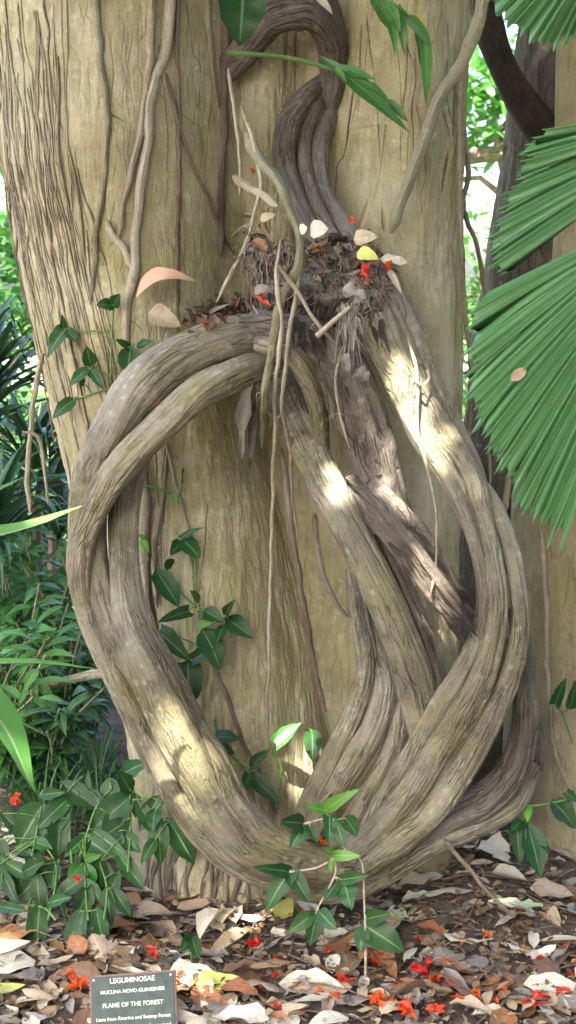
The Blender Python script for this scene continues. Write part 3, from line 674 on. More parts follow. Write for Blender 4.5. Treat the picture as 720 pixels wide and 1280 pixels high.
def climber(name, label, cat, leaves, stems, mat='leaf', stemmat='stem_green', sr=1.8, Y=None, lift=.03, on='all', off=.02, group=None, shape='ovate', bright=(), brightmat='leaf_bright', petiole=True):
    p0 = leaves[0]; loc = hit(p0[0], p0[1]) if Y is None else at(p0[0], p0[1], Y(p0[1]) if callable(Y) else Y)
    root = thing(name, label, cat, loc, group)
    Yf = (lambda py: None) if Y is None else (Y if callable(Y) else (lambda py: Y))
    pts = []
    for i, sp in enumerate(leaves):
        m = MB(); b = leaf3(m, sp, Yf(sp[1]), lift, on, off, shape=shape)
        m.build('leaf', M[brightmat if i in bright else mat], root); pts.append(b)
    sm = MB(); stempts = []
    for st in stems:
        P = []
        for q in st:
            y = q[2] if len(q) > 2 else Yf(q[1])
            P.append(hit(q[0], q[1], BT if on == 'trunk' else BA, off=off * .5) if y is None else at(q[0], q[1], y))
        C = catmull(np.array(P), .012); stempts.append(C)
        tube(sm, C, np.linspace(sr, sr * .6, len(C)) * mpp(C[0]), 7)
    S = np.concatenate(stempts)
    if petiole:
        for b in pts:
            dd = np.linalg.norm(S - b, axis=1); q = S[dd.argmin()]
            if .004 < dd.min() < .16:
                mid = (b + q) / 2 + np.array((0, -.006, .006)); C = catmull([q, mid, b], .01); tube(sm, C, .9 * mpp(b), 5)
    sm.build('stem', M[stemmat], root)
    return root

P1 = [(226, 674, 255, 657, 12), (230, 676, 252, 697, 20), (226, 678, 212, 694, 16), (208, 712, 214, 698, 9), (197, 716, 222, 760, 27), (236, 764, 198, 780, 19), (256, 764, 280, 778, 20), (284, 770, 294, 747, 15), (285, 774, 319, 797, 22), (280, 782, 272, 805, 16), (247, 783, 270, 776, 13), (199, 791, 241, 826, 33), (241, 826, 270, 812, 20), (255, 791, 278, 837, 30), (226, 832, 203, 864, 24), (235, 830, 237, 887, 30), (248, 752, 236, 738, 12)]
climber('climbing_plant', 'dark green arrowhead plant climbing inside the open left part of the ring', 'plant', P1, [[(243, 690), (246, 740), (252, 785), (240, 828)], [(252, 785), (284, 772)], [(226, 676), (236, 690), (243, 720)], [(200, 716), (225, 740), (246, 760)]], bright=(10,), on='trunk', off=.05, lift=.04)
climber('climbing_plant', 'small dark leaved creeper low inside the ring with one pale variegated leaf', 'plant', [(270, 921, 300, 925, 18), (272, 933, 293, 944, 13), (314, 960, 337, 935, 15), (312, 967, 303, 998, 17), (314, 969, 347, 1006, 21), (345, 929, 376, 902, 21), (390, 915, 392, 952, 24)], [[(268, 900), (275, 930), (300, 955), (313, 964), (335, 985)], [(340, 940), (352, 960), (345, 1010)], [(376, 905), (390, 915)]], bright=(5,), brightmat='leaf_varieg', on='trunk', off=.06, lift=.03)
P2 = [(407, 1012, 449, 985, 16), (405, 1012, 380, 1010, 12), (416, 1069, 451, 1068, 14), (414, 1068, 402, 1060, 9), (378, 1029, 351, 1027, 18), (380, 1033, 362, 1060, 20), (387, 1033, 397, 1054, 14), (412, 1021, 410, 1058, 18), (420, 1023, 428, 1060, 20), (432, 1023, 447, 1046, 18), (360, 1090, 316, 1081, 19), (362, 1090, 330, 1140, 27), (364, 1090, 387, 1128, 20), (424, 1100, 462, 1092, 16), (422, 1102, 405, 1127, 18), (430, 1102, 441, 1137, 22), (392, 1142, 358, 1168, 21), (396, 1142, 385, 1182, 22), (400, 1140, 421, 1162, 17), (457, 1157, 503, 1192, 32), (458, 1149, 488, 1140, 18), (455, 1160, 449, 1190, 17), (413, 1075, 413, 1090, 9)]
climber('young_climber', 'leafy young climber in front of the ring bottom with bright green new leaves', 'plant', P2, [[(457, 1228), (457, 1165), (455, 1120), (454, 1085), (448, 1072), (430, 1060), (414, 1030), (406, 1012)], [(414, 1068), (420, 1090), (400, 1130), (394, 1142)], [(362, 1090), (395, 1085), (420, 1072)], [(380, 1030), (410, 1022)]], bright=(0, 1, 2, 3, 22), Y=lambda py: np.interp(py, [985, 1100, 1200], [-.33, -.34, -.40]), lift=.03, stemmat='twig_pale')
P3 = [(80, 422, 76, 393, 12), (82, 412, 58, 446, 24), (85, 412, 94, 428, 15), (140, 382, 120, 381, 14), (142, 382, 151, 368, 13), (113, 456, 109, 432, 14), (111, 461, 86, 484, 18), (113, 461, 131, 487, 18), (160, 435, 144, 423, 14), (163, 437, 160, 470, 21), (172, 433, 191, 425, 12), (92, 500, 66, 524, 18), (104, 480, 96, 470, 10)]
climber('climbing_plant', 'small arrowhead climber pressed to the left column above the arch', 'plant', P3, [[(85, 414), (112, 414), (140, 413)], [(142, 382), (140, 413), (138, 480)], [(112, 458), (138, 470)], [(163, 437), (150, 445), (138, 470)], [(92, 500), (138, 485)]], on='trunk', off=.03, lift=.02, sr=1.3)
climber('young_climber', 'drooping dark arrowhead leaves at the foot of the rear tree', 'plant', [(645, 1032, 652, 1081, 23), (661, 1033, 674, 1098, 27), (674, 1050, 688, 1068, 13), (692, 1003, 722, 1035, 26), (708, 990, 722, 1004, 16), (660, 1006, 660, 1028, 10), (652, 1026, 640, 1040, 12)], [[(660, 1008), (690, 1004), (725, 995)], [(660, 1008), (652, 1028)], [(662, 1008), (663, 1033)]], bright=(5,), off=.03, Y=-.12)
climber('young_climber', 'two narrow dark leaves on a stem against the rear buttress', 'plant', [(694, 880, 709, 847, 16), (712, 884, 722, 850, 16)], [[(694, 880), (703, 890), (712, 884)], [(703, 890), (716, 930)]], Y=.05)
climber('seedling', 'tiny green seedling sprouting from the litter behind the sign', 'plant', [(236, 1172, 226, 1190, 16), (240, 1172, 247, 1200, 18), (238, 1172, 228, 1164, 9)], [[(240, 1205), (238, 1172)]], Y=-.36)
climber('seedling', 'pale green shoot on the bark in the upper open ring', 'plant', [(180, 672, 172, 668, 7), (178, 674, 186, 692, 8)], [[(186, 700), (178, 672)]], bright=(0, 1), on='trunk', off=.03)
climber('seedling', 'little green sprig with thin stems under the arch', 'plant', [(229, 600, 231, 586, 12), (216, 618, 222, 628, 7)], [[(172, 606), (196, 610), (222, 622)], [(222, 622), (229, 600)]], on='trunk', off=.03, bright=(1,))

P5 = [(163, 996, 115, 1043, 34), (87, 998, 42, 1036, 26), (52, 1008, 20, 1060, 40), (83, 1008, 62, 1050, 24), (201, 1027, 198, 1081, 26), (212, 1026, 243, 1081, 28), (198, 998, 174, 1040, 22), (170, 994, 170, 1022, 14), (156, 966, 186, 950, 20), (163, 990, 146, 963, 20), (50, 994, 83, 988, 16)]
P5b = [(69, 1078, 8, 1130, 28), (50, 1133, 42, 1200, 24), (69, 1081, 66, 1112, 20), (107, 1081, 111, 1116, 26), (100, 1083, 83, 1102, 20), (107, 1074, 127, 1067, 12), (125, 1078, 128, 1133, 18), (134, 1112, 139, 1158, 24), (142, 1112, 163, 1147, 18), (100, 1140, 85, 1195, 24), (104, 1142, 100, 1190, 18), (121, 1137, 128, 1185, 22), (156, 1043, 174, 1067, 20), (0, 1133, 34, 1137, 14), (30, 1090, 55, 1075, 18), (20, 1060, 44, 1070, 15), (60, 1130, 90, 1120, 16)]
Yc = lambda py: float(np.interp(py, [940, 1060, 1140, 1200], [.02, -.10, -.24, -.34]))
for _ in range(16):
    x = random.uniform(0, 215); y = random.uniform(960, 1060); a = random.uniform(.4, 2.7); L = random.uniform(26, 64)
    P5.append((x, y, x + math.cos(a) * L, y + math.sin(a) * L, random.uniform(14, 26)))
for _ in range(20):
    x = random.uniform(-20, 150); y = random.uniform(1040, 1125); a = random.uniform(.5, 2.6); L = random.uniform(26, 60)
    P5b.append((x, y, x + math.cos(a) * L, y + math.sin(a) * L, random.uniform(14, 24)))
climber('arrowhead_plant', 'dense dark green arrowhead plant beside the sunlit ring stem at the trunk foot', 'plant', P5, [[(160, 1090), (163, 1040), (163, 996)], [(90, 1080), (87, 1040), (87, 998), (60, 985)], [(165, 1000), (200, 1000), (212, 1026)], [(40, 1070), (52, 1008)], [(163, 996), (156, 966)], [(100, 1070), (120, 1010), (140, 985)]], bright=(), Y=Yc, shape='lance')
climber('arrowhead_plant', 'low dark arrowhead plant spreading over the leaf litter above the sign', 'plant', P5b, [[(110, 1150), (107, 1110), (107, 1074)], [(60, 1150), (69, 1110), (69, 1078), (50, 1050)], [(107, 1140), (121, 1137)], [(70, 1150), (50, 1133), (0, 1133)], [(130, 1150), (134, 1112), (125, 1078)]], bright=(3, 4, 5), brightmat='leaf_mid', Y=Yc, shape='lance')

# top: hanging leaf and the lobed leaf spray
climber('hanging_leaf', 'single large glossy green leaf hanging in front of the upper recess', 'leaf', [(304, -14, 301, 58, 56)], [[(304, -14), (310, -60), (330, -120)]], mat='leaf', Y=-.28, lift=.02)
climber('lobed_vine', 'long green stalk with a drooping lobed leaf crossing below the coil', 'vine', [(410, 78, 516, 162, 17), (424, 84, 470, 100, 13), (436, 92, 482, 118, 13), (440, 96, 457, 124, 9), (460, 104, 490, 130, 12), (470, 116, 480, 138, 9), (486, 126, 512, 152, 13), (418, 82, 432, 104, 8)], [[(286, 66), (320, 68), (360, 72), (400, 82), (440, 96), (480, 126)]], Y=-.22, sr=3.2, lift=.02, shape='lance', petiole=False, mat='leaf_mid')
climber('lobed_vine', 'drooping spray of narrow green leaves at the top of the right column', 'vine', [(466, -6, 494, 44, 22), (486, 10, 494, 70, 14), (500, 10, 508, 70, 14), (508, 20, 536, 60, 17), (530, 40, 532, 130, 15), (520, 30, 526, 84, 10), (480, 0, 500, 40, 15)], [[(450, -40), (478, -4), (505, 14), (530, 42)]], Y=-.2, sr=2.6, lift=.02, shape='lance', petiole=False, mat='leaf_mid')

# ------------------------------------------------------------------ fan palm on the right
palm = thing('fan_palm', 'fan palm with pleated jagged green fronds beside the rear tree', 'palm', tuple(at(1080, 1100, -.9) * np.array((1, 1, 0))))
def frond(hub, Yh, tips, Yt, per=2, mi=0, sag=.05, td=1.0):
    H = at(*hub, Yh)
    tp = np.array([at(x, y, Yt) for x, y in tips])
    # two pleats between given tips
    C = catmull(tp, .5)
    n = len(tips)
    idx = np.linspace(0, n - 1, (n - 1) * per + 1)
    E = np.stack([np.interp(idx, np.arange(n), tp[:, k]) for k in range(3)], -1)
    nrm = unit(np.cross(tp[-1] - H, tp[0] - H));
    if nrm[1] > 0: nrm = -nrm
    rows = 16; cols = len(E)
    mbf = MB(); sub = 4
    ang = np.arange((cols - 1) * sub + 1) / sub
    EE = np.stack([np.interp(ang, np.arange(cols), E[:, k]) for k in range(3)], -1)
    fr = ang % 1.0
    pleat = 1 - 2 * np.abs(fr - .5) * 2            # -1 at seams .. 1 at mid
    tooth = np.where(True, 1 - .035 * td * (np.abs(fr - .5) * 2) ** 1.5 - .015 * td * np.abs(np.sin(fr * np.pi * 4)), 1)
    seg = np.floor(ang - 1e-6).astype(int)
    jag = np.array([random.uniform(1 - .04 * td, 1.008) for _ in range(cols + 2)])
    tooth = tooth * jag[seg]
    r = np.linspace(.06, 1, rows)
    RR, _ = np.meshgrid(r, ang, indexing='ij')
    Lr = np.linalg.norm(EE - H, axis=1)
    Wd = np.linalg.norm(E[1:] - E[:-1], axis=1).mean()
    P = H + (EE - H)[None] * (RR * tooth[None])[..., None]
    P = P + nrm * (pleat[None] * RR * Wd * .30)[..., None]
    P = P + np.array((0, 0, -1.0)) * (sag * (RR ** 3) * (.6 + .4 * np.sin(seg * 1.7))[None])[..., None] + np.array((0, 0, 1.0)) * sag * .55
    P = P + nrm * (.012 * RR ** 2 * np.sin(seg * 2.3 + 1)[None])[..., None]
    mbf.grid(P, np.stack([np.broadcast_to(ang, RR.shape), RR], -1))
    return mbf, H
def add_frond(hub, Yh, tips, Yt, sag=.05, per=4, td=1.0):
    m, H = frond(hub, Yh, tips, Yt, per, sag=sag, td=td); f = m.build('frond', M['palm'], palm)
    s = MB(); C = catmull([H, H + np.array((.12, .0, -.1)), at(1070, 700, -.9), np.array(palm['at']) + np.array((0, 0, .25))], .03)
    tube(s, C, np.linspace(.006, .012, len(C)), 8)
    so = s.build('petiole', M['stem_green'], palm)
    so.parent = f; so.location = (0, 0, 0)
    return f, m
fb, fbm_ = add_frond((860, 265), -1.0, [(592, 382), (583, 402), (585, 424), (580, 446), (580, 468), (580, 490), (586, 510), (592, 532), (598, 550), (608, 566), (617, 580), (622, 596), (634, 608), (644, 622), (646, 640), (660, 652), (672, 668), (682, 676), (700, 690)], -.85, .03)
fa, fam_ = add_frond((930, 140), -.80, [(700, 160), (672, 172), (648, 184), (650, 202), (640, 218), (640, 232), (628, 246), (626, 262), (616, 282), (606, 306), (606, 322), (612, 338), (626, 348)], -.68, .02)
fc, fcm_ = add_frond((800, -130), -.80, [(590, -36), (604, -12), (616, 8), (632, 26), (648, 38), (664, 48), (680, 54), (694, 56), (710, 50), (726, 46), (744, 52), (764, 50)], -.70, .02, td=.35)
mb = MB(); b0 = np.array(palm['at']); tube(mb, catmull([b0 + (0, 0, -.05), b0 + (0, 0, .15), b0 + (0, 0, .3)], .03), .035, 14, rough=.2); mb.build('trunk', M['root_brown'], palm)
bv = bvh_of([fbm_, fam_]);
for px, py, w, l in [(648, 468, 14, 24), (690, 305, 16, 14), (620, 580, 7, 12)]:
    d = Vector(ray(px, py)).normalized(); h = bv.ray_cast(Vector(CAM), d)
    if h[0] is None: continue
    c = np.array(h[0]) - np.array(d) * .012; k = mpp(c); m = MB()
    dr = unit((.75, 0, .6)); leaf(m, c - dr * l * k * .5, c + dr * l * k * .5, w * k, (0, -1, .3), shape='ellip', arch=-.1)
    m.build('dead_patch', M['palm_dry'], palm)

# ------------------------------------------------------------------ dead matter caught on the knot
def dead(label, spec, mat, Y=None, off=.015, lift=.01, shape='ovate', cat='leaf', name='dead_leaf', nrm=None, **kw):
    bx, by, tx, ty, w = spec
    b = hit(bx, by, off=off) if Y is None else at(bx, by, Y)
    t = at(tx, ty, b[1] - lift)
    m = MB(); leaf(m, b, t, w * mpp(b), unit(nrm or (random.uniform(-.3, .3), -1, .5)), shape=shape, **kw)
    o = m.build(name, M[mat], origin=b); tag(o, label, cat); return o
dead('large arched peach coloured dried leaf stuck on the left column', (170, 372, 246, 352, 30), 'peach', None, .03, shape='lance', arch=.28, fold=.3, curl=.6, nv=14, nrm=(-.1, -.75, .7))
dead('pale tan torn leaf below the arched peach leaf', (186, 390, 226, 408, 28), 'dry_tan', None, .03, shape='ovate', fold=.4, nv=10)
dead('rounded cream dead leaf resting on top of the knot', (388, 294, 410, 286, 27), 'dry_pale', -.17, shape='ellip', arch=.15, curl=.5)
dead('small cream leaf scrap beside the rounded cream leaf', (375, 290, 384, 284, 15), 'dry_pale', -.17, shape='ellip', arch=.1)
dead('pale leaf standing behind the yellow green leaf on the knot', (442, 300, 472, 296, 22), 'dry_tan', -.13, shape='ovate', fold=.3)
dead('yellow green leaf lying on the knot', (446, 316, 473, 324, 20), 'fallen_yellow', -.18, shape='ovate', arch=.1)
dead('white papery leaf jutting over the right edge of the knot', (474, 324, 514, 330, 15), 'dry_pale', -.17, shape='lance', arch=.1, wave=.2)
dead('white papery strip hanging under the jutting white leaf', (484, 334, 502, 368, 10), 'dry_pale', -.175, shape='lance', fold=.5)
dead('dry tan shoot standing on the ledge beside the right column', (449, 290, 461, 246, 9), 'dry_tan', -.07, shape='lance', fold=.8, curl=1.0)
dead('short dry spike at the foot of the greenish climbing stem', (480, 290, 477, 256, 8), 'dry_tan', -.05, shape='lance', fold=.8, curl=1.0)
dead('cream leaf caught at the very top of the upper coil', (390, -12, 416, 18, 13), 'dry_pale', -.06, shape='lance')
dead('silvery dead leaf hanging among fibres under the knot', (428, 362, 462, 376, 24), 'dry_grey', -.225, shape='heart', fold=.5, wave=.2)
dead('grey blistered scrap at the end of the dead fibres', (428, 440, 436, 470, 14), 'dry_grey', -.225, shape='ovate', fold=.4, wave=.3)
dead('pale grey scrap beside the blistered fibre end', (444, 462, 462, 478, 20), 'dry_grey', -.225, shape='ovate', fold=.3, wave=.2)
dead('curled dark dead leaf hanging from the arch beside the mossy root', (316, 470, 302, 575, 26), 'dry_grey', -.13, shape='lance', fold=.6, curl=1.2, wave=.3)
dead('second dark strip hanging behind the mossy root under the arch', (318, 500, 312, 590, 12), 'dry_dark', -.12, shape='lance', fold=.6, wave=.3)
dead('silver grey leaf tucked against the mossy root on the arch', (318, 368, 336, 358, 13), 'dry_grey', -.19, shape='ellip', arch=.2)
dead('grey curled leaf lying on the arch top', (258, 394, 288, 380, 8), 'dry_grey', None, .01, shape='lance', curl=.8, cat='leaf')
dead('yellowish leaf in the debris under the stubby pale root', (325, 275, 345, 268, 12), 'dry_tan', -.08, shape='ovate')
dead('brown blade of leaf on the debris beside the cream leaf', (316, 300, 334, 316, 14), 'dry_rust', -.1, shape='ovate', curl=.6)
# humus clump: bits nobody could count
mb = MB(); random.seed(77); mats = [M['debris'], M['dry_dark'], M['dry_brown'], M['dry_grey'], M['twig'], M['dry_rust']]
for k in range(330):
    if k < 210: x = random.uniform(304, 490); y = np.interp(x, [304, 345, 420, 490], [272, 298, 308, 314]) + abs(random.gauss(0, 1)) * 34 - 8
    else: x = random.uniform(232, 330); y = np.interp(x, [232, 270, 330], [402, 390, 375]) + random.gauss(0, 7)
    b = hit(x, y, off=.004 + random.uniform(0, .018)); d = unit(rng.normal(size=3) * (1, .5, .7)); L = random.uniform(.008, .04)
    if b[1] > .0 and k < 210: b = at(x, y + random.uniform(-6, 22), random.uniform(-.09, .03))
    leaf(mb, b - d * L / 2, b + d * L / 2, L * random.uniform(.25, .7), unit(rng.normal(size=3) + (0, -.6, .8)), shape='ovate', nu=2, nv=4, mi=random.choice([0, 1, 1, 2, 3, 3, 5]), fold=.5, curl=random.uniform(0, 1.2))
for k in range(70):
    x = random.uniform(310, 480); y = random.uniform(290, 400); b = hit(x, y, off=.012); d = unit(rng.normal(size=3) * (1, .3, 1)); L = random.uniform(.02, .08)
    if b[1] > .12: continue
    C = catmull([b - d * L / 2, b + rng.normal(size=3) * .006, b + d * L / 2], .01); tube(mb, C, random.uniform(.0008, .002), 5, mi=4)
o = mb.build('humus_debris', mats); tag(o, 'dark rotting leaf debris heaped on the knot and arch', 'debris', kind='stuff')
mb = MB()
for k in range(170):
    x = random.uniform(308, 486); y = np.interp(x, [304, 345, 420, 490], [285, 305, 318, 330]) + random.uniform(-8, 50); b = hit(x, y, off=.01)
    if b[1] > -.02: b = at(x, y, -.07)
    l = random.uniform(.03, .13); e = b + np.array((random.gauss(0, .025), random.uniform(-.03, .0), -l)); m_ = (b + e) / 2 + np.array((random.gauss(0, .012), -random.uniform(.0, .02), random.gauss(0, .01)))
    C = catmull([b, m_, e], .008); C = C + np.stack([vnoise(np.arange(len(C)) * .7, k, 1), vnoise(np.arange(len(C)) * .7, k, 2), vnoise(np.arange(len(C)) * .7, k, 3)], -1) * .003
    tube(mb, C, np.linspace(1, .4, len(C)) * random.uniform(.0007, .0022), 5, mi=random.choice([0, 1, 2, 2]))
for k in range(60):
    x = random.uniform(330, 480); y = random.uniform(325, 420); b = hit(x, y, off=.006); l = random.uniform(.03, .08)
    leaf(mb, b, b + np.array((random.gauss(0, .012), -.006, -l)), random.uniform(.006, .016), (random.uniform(-.6, .6), -1, .2), shape='blade', wave=.3, fold=.6, mi=random.choice([3, 3, 4]))
o = mb.build('rootlet_tangle', [M['root_brown'], M['twig'], M['fibre'], M['wood_rough'], M['dry_dark']]); tag(o, 'ragged tangle of rootlets and shredded bark hanging off the knot', 'rootlets', kind='stuff')
# fibrous dead frond below the knot
df = thing('dead_frond', 'shredded grey dead frond with a pale broken stalk hanging below the knot', 'dead frond', tuple(at(437, 384, -.23)))
mb = MB()
for k in range(34):
    x = 437 + random.gauss(0, 7); y = 386 + random.uniform(-10, 10); l = random.uniform(25, 80); dx = random.gauss(0, 8)
    tube(mb, catmull([at(x, y, -.225), at(x + dx * .5 + random.gauss(0, 3), y + l * .5, -.232), at(x + dx, y + l, -.222)], .012), random.uniform(.0006, .0016), 5)
for k in range(9):
    x = 430 + random.uniform(-4, 18); y = 375 + random.uniform(0, 30); l = random.uniform(24, 60)
    leaf(mb, at(x, y, -.225), at(x + random.gauss(0, 9), y + l, -.23), random.uniform(.005, .011), (random.uniform(-.5, .5), -1, .2), shape='blade', wave=.25, fold=.5)
mb.build('fibres', M['fibre'], df)
mb = MB(); C = catmull([at(396, 420, -.25), at(416, 402, -.24), at(437, 384, -.23)], .01); tube(mb, C, np.linspace(.0058, .0042, len(C)), 10, rough=.1); mb.build('stalk', M['twig_pale'], df)
mb = MB(); C = catmull([at(516, 480, -.225), at(520, 476, -.232), at(527, 481, -.235), at(536, 474, -.228), at(534, 462, -.226)], .006); tube(mb, C, .0028, 8, rough=.15)
tag(mb.build('broken_twig', M['white'] if False else M['root_pale'], origin=C[0]), 'small whitish forked twig stuck on the sunlit strand', 'twig')

# ------------------------------------------------------------------ red flowers
def flower_mesh(n, seed):
    r = random.Random(seed); m = MB()
    for k in range(n):
        a = r.uniform(0, 6.28); L = r.uniform(.016, .030); h = r.uniform(-.004, .012)
        d = np.array((math.cos(a), math.sin(a), r.uniform(-.1, .55))); d = d / np.linalg.norm(d)
        b = np.array((r.uniform(-.006, .006), r.uniform(-.006, .006), .004 + h * .5))
        leaf(m, b, b + d * L, r.uniform(.011, .019), (r.uniform(-.4, .4), r.uniform(-.4, .4), 1), shape='petal', fold=.3, arch=r.uniform(-.1, .35), curl=r.uniform(.4, 1.5), nv=7, ph=r.uniform(0, 6))
    return m
fl_protos = []
for i in range(6):
    m = flower_mesh([3, 5, 7, 8, 6, 4][i], 60 + i); me = m.build('fallen_flower', M['red']).data
    fl_protos.append(me)
for o in [o for o in bpy.data.objects if o.name.startswith('fallen_flower')]: bpy.data.objects.remove(o)
def flower(px, py, kind, s, label, group=None, on='ground'):
    o = bpy.data.objects.new('fallen_flower', fl_protos[kind % 6]); COL.objects.link(o)
    if on == 'ground': p = ghit(px, py) + np.array((0, 0, .016))
    elif on == 'hit': p = hit(px, py, off=.012)
    else: p = at(px, py, on)
    o.location = p; o.rotation_euler = (random.uniform(-.3, .5) + (.7 if on != 'ground' else 0), random.uniform(-.4, .4), random.uniform(0, 6.28)); o.scale = (s, s, s)
    tag(o, label, 'flower', group); return o
flower(440, 280, 0, .6, 'red petals perched at the top of the knot under the upper strands', on=-.12)
flower(462, 337, 1, .75, 'red petals lying below the yellow green leaf on the knot', on=-.2)
flower(487, 341, 4, .8, 'red flower hanging beside the white papery strip', on=-.19)
flower(328, 381, 5, .8, 'red flower on the arch against the mossy root', on=-.2)
flower(313, 216, 0, .5, 'single red petal caught in the recess above the stubby root', on='hit')
flower(199, 507, 0, .35, 'single tiny red petal on the left arch', on='hit')
flower(403, 1057, 5, .7, 'red petals among the young climber leaves at the ring bottom', on=-.3)
flower(24, 1000, 2, .75, 'red flower under the arrowhead plant at the left edge', on=-.16)
flower(95, 1104, 0, .8, 'red petal hanging on the low arrowhead plant', on=-.3)
flower(548, 1094, 1, .7, 'red flower tucked under the ring beside the leaning twig')
flower(272, 1163, 0, .6, 'red petal on the cream leaf behind the sign', on='ground')
flower(193, 1200, 1, .7, 'small red flower just above the sign')
flower(317, 1197, 3, 1.0, 'spiky red flower in front of the yellow green leaf')
flower(98, 1250, 2, 1.1, 'drooping red flower beside the left edge of the sign')
flower(97, 1240, 5, 1.0, 'red petals just above the drooping flower by the sign')
FG = 'red flowers scattered over the leaf litter'
for i, (x, y, s) in enumerate([(447, 1228, 1.0), (437, 1249, 1.1), (522, 1221, 1.0), (552, 1231, 1.0), (527, 1197, .7), (602, 1199, .6), (631, 1177, .6), (490, 1262, 1.1), (500, 1272, 1.2), (590, 1268, 1.3), (605, 1266, 1.1), (622, 1250, .8), (650, 1275, 1.1), (675, 1272, 1.0), (540, 1245, .8), (563, 1222, .7), (488, 1275, 1.1), (580, 1256, .7), (365, 1268, .6), (700, 1262, .7), (690, 1225, .5), (480, 1210, .5), (635, 1265, .8), (515, 1240, .6), (570, 1276, .9), (712, 1240, .5), (660, 1150, .5), (420, 1275, .8)]):
    flower(x + random.uniform(-26, 16), y + random.uniform(-14, 6), i + 1, s * .78, 'red claw shaped flower lying on the leaf litter right of the sign', FG)

for k in range(26):
    flower(random.uniform(390, 730) if k < 18 else random.uniform(180, 390), 1185 + 92 * random.random() ** .7, 0, random.uniform(.4, .75), 'scattered red petal pair on the brown litter', 'loose red petals on the litter')
# ------------------------------------------------------------------ leaf litter
LM_ = ['dry_tan', 'dry_pale', 'dry_brown', 'dry_rust', 'dry_grey', 'dry_dark']
def inside_trunk(x, y):
    d = Vector((x, y, .06)); h = BT.ray_cast(Vector((x, -2.0, .07)), Vector((0, 1, 0)))
    return h[0] is not None and h[0].y < y - .005
def litter_leaf(mb, p, L, w, az, mi, flat=.35, shape=None, curl=None):
    d = np.array((math.cos(az), math.sin(az), random.uniform(-flat, flat) * .6)); d = unit(d)
    n = unit((random.gauss(0, flat * .8), random.gauss(0, flat * .8), 1))
    leaf(mb, np.asarray(p) - d * L / 2, np.asarray(p) + d * L / 2, w, n, shape=shape or random.choice(['ovate', 'lance', 'ellip']), nu=4, nv=7, mi=mi,
         fold=random.uniform(-.1, .3), arch=random.uniform(-.12, .12), wave=random.uniform(0, .12), curl=(random.choice([0, 0, .6, 1.1, -.8]) if curl is None else curl) or .02, ph=random.uniform(0, 6))
mb = MB()
for k in range(9500):
    x = random.uniform(-1.5, 1.5); y = random.uniform(-1.05, .5) if k % 4 else random.uniform(-.6, .1)
    if inside_trunk(x, y): continue
    L = random.choice([random.uniform(.012, .03), random.uniform(.02, .06)]); z = float(gz(x, y)) + random.uniform(.0, .010)
    litter_leaf(mb, (x, y, z), L, L * random.uniform(.3, .6), random.uniform(0, 6.28), random.choice([0, 0, 2, 2, 3, 4, 4, 5, 5, 2, 1]), .5)
for k in range(2000):                                    # crumbs and torn bits lying on top of the bigger leaves
    x = random.uniform(-1.0, 1.0); y = random.uniform(-.75, .05)
    if inside_trunk(x, y): continue
    L = random.uniform(.006, .026); litter_leaf(mb, (x, y, float(gz(x, y)) + random.uniform(.008, .034)), L, L * random.uniform(.3, .8), random.uniform(0, 6.28), random.choice([0, 2, 2, 3, 4, 5, 5, 5]), .6)
for k in range(420):
    x = random.uniform(-1.3, 1.3); y = random.uniform(-.9, .1)
    if inside_trunk(x, y): continue
    p = np.array((x, y, float(gz(x, y)) + random.uniform(.004, .014))); a = random.uniform(0, 6.28); L = random.uniform(.03, .14); d = np.array((math.cos(a), math.sin(a), random.uniform(-.05, .05)))
    tube(mb, catmull([p - d * L / 2, p + rng.normal(size=3) * .004, p + d * L / 2], .015), random.uniform(.0008, .0028), 5, mi=6)
o = mb.build('leaf_litter', [M[k] for k in LM_] + [M['twig']]); tag(o, 'brown crumbled leaf litter and twigs covering the ground', 'leaf litter', kind='stuff')

